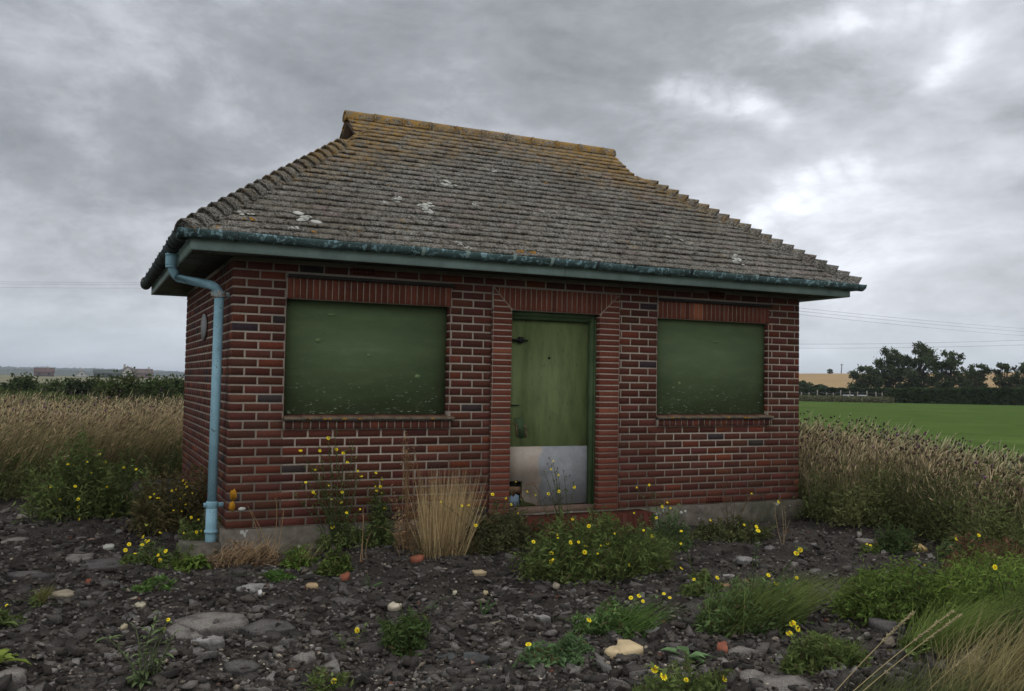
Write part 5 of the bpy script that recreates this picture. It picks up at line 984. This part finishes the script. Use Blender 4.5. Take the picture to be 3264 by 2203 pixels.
weed('flowering_weed','weed with four large yellow flowers at the bottom right of centre',(2170,2235),Zm([(1170,1400),(1240,1455),(1410,1482),(1700,1470)],1600,1550,2.402),seed=38,leafn=14,leaflen=.06,basal=(26,.15),fill=(900,.26,.10,.14),fr=1.25,**OX)
# right hand side
weed('flowering_weed','grassy flowering weed between the two big green masses',(2400,1985),Zm([(333,512),(363,487),(335,702),(180,742),(40,340),(28,310),(120,680)],2400,1550,2.403),seed=40,leafn=8,leaflen=.05,basal=(14,.15),fill=(3600,.34,.20,.20),bladen=1500,bladeh=.30,bladec=(0.161,0.206,0.058),leafc=(0.127,0.190,0.065),lean=1.1,**OX)
weed('flowering_weed','low flowering weed beside the bottom right dry grass',(2620,2110),Zm([(345,1090),(305,1052),(278,1125),(620,1227),(585,1300)],2400,1550,2.403),seed=41,leafn=12,leaflen=.05,basal=(26,.12),fill=(1800,.24,.12,.12),bladen=200,bladeh=.15,**OX)
weed('flowering_weed','weed with one yellow flower on the dark rubble right of the hut',(2775,1760),[(2763,1734),(2775,1738)],seed=42,leafn=5,leaflen=.03,fill=(500,.10,.08,.05),**OX)
weed('leafy_weed','dark leafy clump beside the tan stone tile',(2860,1760),fill=(1500,.20,.12,.20),seed=43,leafc=(0.085,0.127,0.044),cat='weed',grp='low leafy weeds')
weed('flowering_weed','upright weed with pale leaves and yellow flowers near the right meadow',(3075,1800),Zm([(1315,602),(1558,403),(1743,462),(1670,533),(1730,375)],2400,1550,2.403),seed=44,leafn=14,leaflen=.05,fill=(1500,.30,.15,.16),leafc=(0.127,0.167,0.065),**OX)
weed('nettle_patch','mid green leafy mass nearest the rubble on the right',(2880,1955),fill=(12000,.50,.30,.24),seed=45,leafc=(0.135,0.199,0.044),basal=(24,.16),fillsz=.019,cat='weed patch',grp='green weed masses',bladen=300,bladeh=.25)
weed('nettle_patch','brighter green leafy mass against the right picture edge',(3210,1990),[(3172,1808)],fill=(12000,.50,.42,.32),seed=46,leafc=(0.161,0.231,0.047),fillsz=.019,cat='weed patch',grp='green weed masses',bladen=900,bladeh=.42,bladec=(0.152,0.238,0.065))
weed('nettle_patch','reddish brown weed mass under the meadow on the right',(3150,1850),fill=(3200,.42,.22,.26),seed=47,leafc=(0.169,0.095,0.052),fillsz=.022,cat='weed patch',grp='green weed masses')
weed('grass_clump','green grass tuft leaning right beside the leafy mass',(2980,2060),seed=48,bladen=900,bladeh=.30,bladec=(0.178,0.238,0.062),fill=(500,.26,.14,.08),lean=1.2,cat='grass tuft',grp='grass tufts at the right')
for i,(px,py,n_,h_,c_,lab) in enumerate(((3130,2260,700,.42,(.30,.26,.12),'long dry mixed grass at the bottom right, middle tuft'),(3370,2230,900,.50,(.18,.14,.065),'long dry grass leaning in from the right picture edge'),(2900,2280,600,.26,(.10,.12,.045),'shorter green and straw grass at the bottom, left of the dry tufts'),(3310,2090,500,.44,(.11,.135,.05),'taller green grass tuft behind the dry edge grass'))):
    weed('grass_clump',lab,(px,py),seed=50+i,bladen=n_,bladeh=h_,bladec=c_,fill=(500,.36,.24,.10),leafc=(0.152,0.190,0.058),lean=.8,cat='grass tuft',grp='grass tufts at the right')
# three long seed heads
b=G(2690,2330); b[2]=float(ground_z(b[0],b[1])); 
for i,(f,tp,lab) in enumerate((((2640,2230),(2907,1955),'leftmost long pale grass seed head leaning over the rubble'),((2690,2230),(3035,1950),'upper of the two long seed heads right of the leftmost'),((2720,2230),(3065,1958),'lower of the two long seed heads, in front of the dark slab'),((2900,2260),(3115,2065),'shorter seed head low among the dry corner grass'))):
    y=-4.95+i*.03; p0=on(*f,1,y); p1=on(*tp,1,y-.1); r=empty('seed_head',tuple(p0),lab,'grass stem','long grass seed heads'); P=bez([p0,(p0+p1)/2+[0,0,.02],p1],14); m=MB(); m.tube(P,[.0022]*14,4,(.36,.29,.15),cap=False); m.build('stem',M['generic'],r); nr=np.random.default_rng(i); hd=[]; n=70; tt=nr.uniform(.62,1.,n); Q=np.array([np.array([np.interp(u*13,range(14),[p[k] for p in P]) for k in range(3)]) for u in tt]); dd_=np.tile(p1-p0,(n,1))/np.linalg.norm(p1-p0)+nr.normal(size=(n,3))*.28
    V,F,C_=heads(Q,dd_,nr.uniform(.014,.026,n),nr.uniform(.004,.006,n),np.array([.50,.42,.24])*nr.uniform(.7,1.2,(n,1)),nr); link('seed_spike',npmesh('seed_spike',V-p0,F,C_),M['blade'],r)
SKYSEED=2.3; SUNAZ=52; EXPO=0.27
LOBES=[(None,(0,-.3,1),38,1.0),(None,(-.5,-1,.35),60,.75),(2430,690,.9,.26,2740,530),(2140,300,.9,.42,2350,320),(2400,330,.9,.36,2480,380),(2500,110,1.1,.40,2640,60),(2720,30,1.4,.38,3010,20),(3070,150,1.1,.32,2980,250),(2700,350,20,.15),(2750,850,10,.04),(250,1050,8,.42,900,1120),(450,560,11,-.20),(2000,200,7,-.12),(300,60,9,.20),(3000,1000,10,.16,2500,1080)]
SKYRAMP=[(.0,(.13,.14,.152)),(.30,(.205,.22,.238)),(.48,(.315,.332,.36)),(.60,(.45,.47,.508)),(.72,(.58,.605,.655)),(.86,(.80,.83,.90)),(1.,(1.1,1.1,1.15))]
# ------------------------------------------------------------------ sky and light
wd=bpy.data.worlds.new('World'); SC.world=wd; wd.use_nodes=True; t=wd.node_tree; N=t.nodes; Lk=t.links
bg=N['Background']
def wn(ty): return N.new('ShaderNode'+ty)
def wv(m,a,b=0.,c=None):
    o=wn('Math'); o.operation=m
    for i,v in enumerate((a,b,c)):
        if v is None: continue
        if isinstance(v,(int,float)): o.inputs[i].default_value=v
        else: Lk.new(v,o.inputs[i])
    return o.outputs[0]
tc=wn('TexCoord'); dirn=wn('Vector' 'Math'); dirn.operation='NORMALIZE'; Lk.new(tc.outputs['Generated'],dirn.inputs[0]); dv=dirn.outputs[0]
sp=wn('SeparateXYZ'); Lk.new(dv,sp.inputs[0]); X_,Y_,Z_=sp.outputs
zz=wv('ADD',wv('MAXIMUM',Z_,0.),.27)
cb=wn('CombineXYZ'); Lk.new(wv('DIVIDE',X_,zz),cb.inputs[0]); Lk.new(wv('DIVIDE',Y_,zz),cb.inputs[1]); cb.inputs[2].default_value=SKYSEED
def wnoise(scale,detail,rough,dist=0.,off=0.,src=None):
    mp=wn('Mapping'); mp.inputs['Location'].default_value=(off,off*.7,off*.3); mp.inputs['Rotation'].default_value=(0,0,rad(-25)); mp.inputs['Scale'].default_value=(1.,.8,1.)
    Lk.new(src or cb.outputs[0],mp.inputs['Vector']); o=wn('TexNoise'); o.inputs['Scale'].default_value=scale; o.inputs['Detail'].default_value=detail; o.inputs['Roughness'].default_value=rough; o.inputs['Distortion'].default_value=dist
    Lk.new(mp.outputs[0],o.inputs['Vector']); return o.outputs['Fac']
n1=wnoise(1.35,9,.58,.35,3.1); ds=wn('Mapping'); ds.inputs['Scale'].default_value=(1,1,2.1); Lk.new(dv,ds.inputs['Vector']); n2=wnoise(5.5,9,.62,.35,9.7,ds.outputs[0]); n3=wnoise(17.,7,.62,.3,1.3,ds.outputs[0])
fine=wv('ADD',wv('MULTIPLY',wv('SUBTRACT',n2,.5),1.0),wv('MULTIPLY',wv('SUBTRACT',n3,.5),.42))
base=wv('ADD',wv('MULTIPLY',wv('SUBTRACT',n1,.5),1.5),fine)
def lobe(px,py,width,amt,px2=None,py2=None,sharp=2):
    """brighter or darker stretch of cloud around a bearing"""
    outs=[]
    pts=[(px,py)] if px2 is None else [(px+(px2-px)*k/4,py+(py2-py)*k/4) for k in range(5)]
    for a,b in pts:
        d=ray(a,b) if a is not None else np.array(b,float); d=d/np.linalg.norm(d); dt=wn('VectorMath'); dt.operation='DOT_PRODUCT'; Lk.new(dvw if width<12 else dv,dt.inputs[0]); dt.inputs[1].default_value=tuple(d)
        outs.append(dt.outputs['Value'])
    m_=outs[0]
    for o in outs[1:]: m_=wv('MAXIMUM',m_,o)
    # gaussian of angle ~ exp(-(1-cos)*k)
    k=1/(1-math.cos(rad(width)))
    return wv('MULTIPLY',wv('POWER',2.718,wv('MULTIPLY',wv('SUBTRACT',m_,1.),k)),amt)
wp=wn('TexNoise'); wp.inputs['Scale'].default_value=1.7; wp.inputs['Detail'].default_value=7; wp.inputs['Roughness'].default_value=.62; Lk.new(cb.outputs[0],wp.inputs['Vector'])
ws=wn('VectorMath'); ws.operation='SUBTRACT'; Lk.new(wp.outputs['Color'],ws.inputs[0]); ws.inputs[1].default_value=(.5,.5,.5)
wm=wn('VectorMath'); wm.operation='SCALE'; Lk.new(ws.outputs[0],wm.inputs[0]); wm.inputs['Scale'].default_value=.13
wa=wn('VectorMath'); wa.operation='ADD'; Lk.new(dv,wa.inputs[0]); Lk.new(wm.outputs[0],wa.inputs[1]); wz=wn('VectorMath'); wz.operation='NORMALIZE'; Lk.new(wa.outputs[0],wz.inputs[0]); dvw=wz.outputs[0]
acc=base
for a in LOBES: acc=wv('ADD',acc,lobe(*a))
rp=wn('ValToRGB'); e=rp.color_ramp.elements
stops=SKYRAMP
while len(e)<len(stops): e.new(.5)
for i,(p,c) in enumerate(stops): e[i].position=p; e[i].color=(*c,1)
Lk.new(wv('ADD',wv('MULTIPLY',acc,.5),.5),rp.inputs[0])
# clear air low over the horizon
sky=wn('TexSky'); sky.sky_type='NISHITA'; sky.sun_disc=False; sky.sun_elevation=rad(42); sky.sun_rotation=rad(SUNAZ)
hz_=wv('POWER',2.718,wv('MULTIPLY',wv('MULTIPLY',wv('MAXIMUM',Z_,0.),wv('MAXIMUM',Z_,0.)),-260.))
mx=wn('Mix'); mx.data_type='RGBA'; Lk.new(wv('MULTIPLY',hz_,.75),mx.inputs[0]); Lk.new(rp.outputs[0],mx.inputs[6]); mx.inputs[7].default_value=(.47,.54,.60,1)
add=wn('Mix'); add.data_type='RGBA'; add.blend_type='ADD'; add.inputs[0].default_value=1.
sc_=wn('Mix'); sc_.data_type='RGBA'; sc_.blend_type='MULTIPLY'; sc_.inputs[0].default_value=1.; Lk.new(sky.outputs[0],sc_.inputs[6]); sc_.inputs[7].default_value=(.03,.03,.03,1)
cl=wn('Mix'); cl.data_type='RGBA'; cl.blend_type='MULTIPLY'; cl.inputs[0].default_value=1.; Lk.new(mx.outputs[2],cl.inputs[6]); cl.inputs[7].default_value=(10,10,10,1)
Lk.new(cl.outputs[2],add.inputs[6]); Lk.new(sc_.outputs[2],add.inputs[7]); Lk.new(add.outputs[2],bg.inputs[0]); bg.inputs[1].default_value=.10
su=bpy.data.lights.new('sun','SUN'); su.energy=.5; su.angle=rad(25); su.color=(1,.96,.90); so=bpy.data.objects.new('sun',su); COL.objects.link(so)
sd_=Vector((math.sin(rad(SUNAZ))*math.cos(rad(42)),math.cos(rad(SUNAZ))*math.cos(rad(42)),math.sin(rad(42)))); so.rotation_euler=sd_.to_track_quat('Z','Y').to_euler(); so.location=(20,20,30)
SC.view_settings.view_transform='Standard'; SC.view_settings.look='None'; SC.view_settings.exposure=EXPO; SC.view_settings.gamma=1
SC.cycles.max_bounces=5; SC.cycles.diffuse_bounces=3; SC.cycles.transparent_max_bounces=4
try: SC.cycles.use_denoising=True
except Exception: pass
# air between here and the hills
HB=4300; m=MB(); m.box((CAM[0]-HB,CAM[1]-HB,-1.7),(CAM[0]+HB,CAM[1]+HB,34.)); hm=bpy.data.materials.new('haze'); hm.use_nodes=True; nt=hm.node_tree; nt.nodes.remove(nt.nodes['Principled BSDF']); pv=nt.nodes.new('ShaderNodeVolumePrincipled'); pv.inputs['Density'].default_value=.00022; pv.inputs['Color'].default_value=(.80,.88,1.,1); pv.inputs['Anisotropy'].default_value=0.; nt.links.new(pv.outputs[0],nt.nodes['Material Output'].inputs['Volume']); m.build('haze',hm,None,kind='stuff',label='thin bluish air over the far fields')
SC.cycles.volume_bounces=0
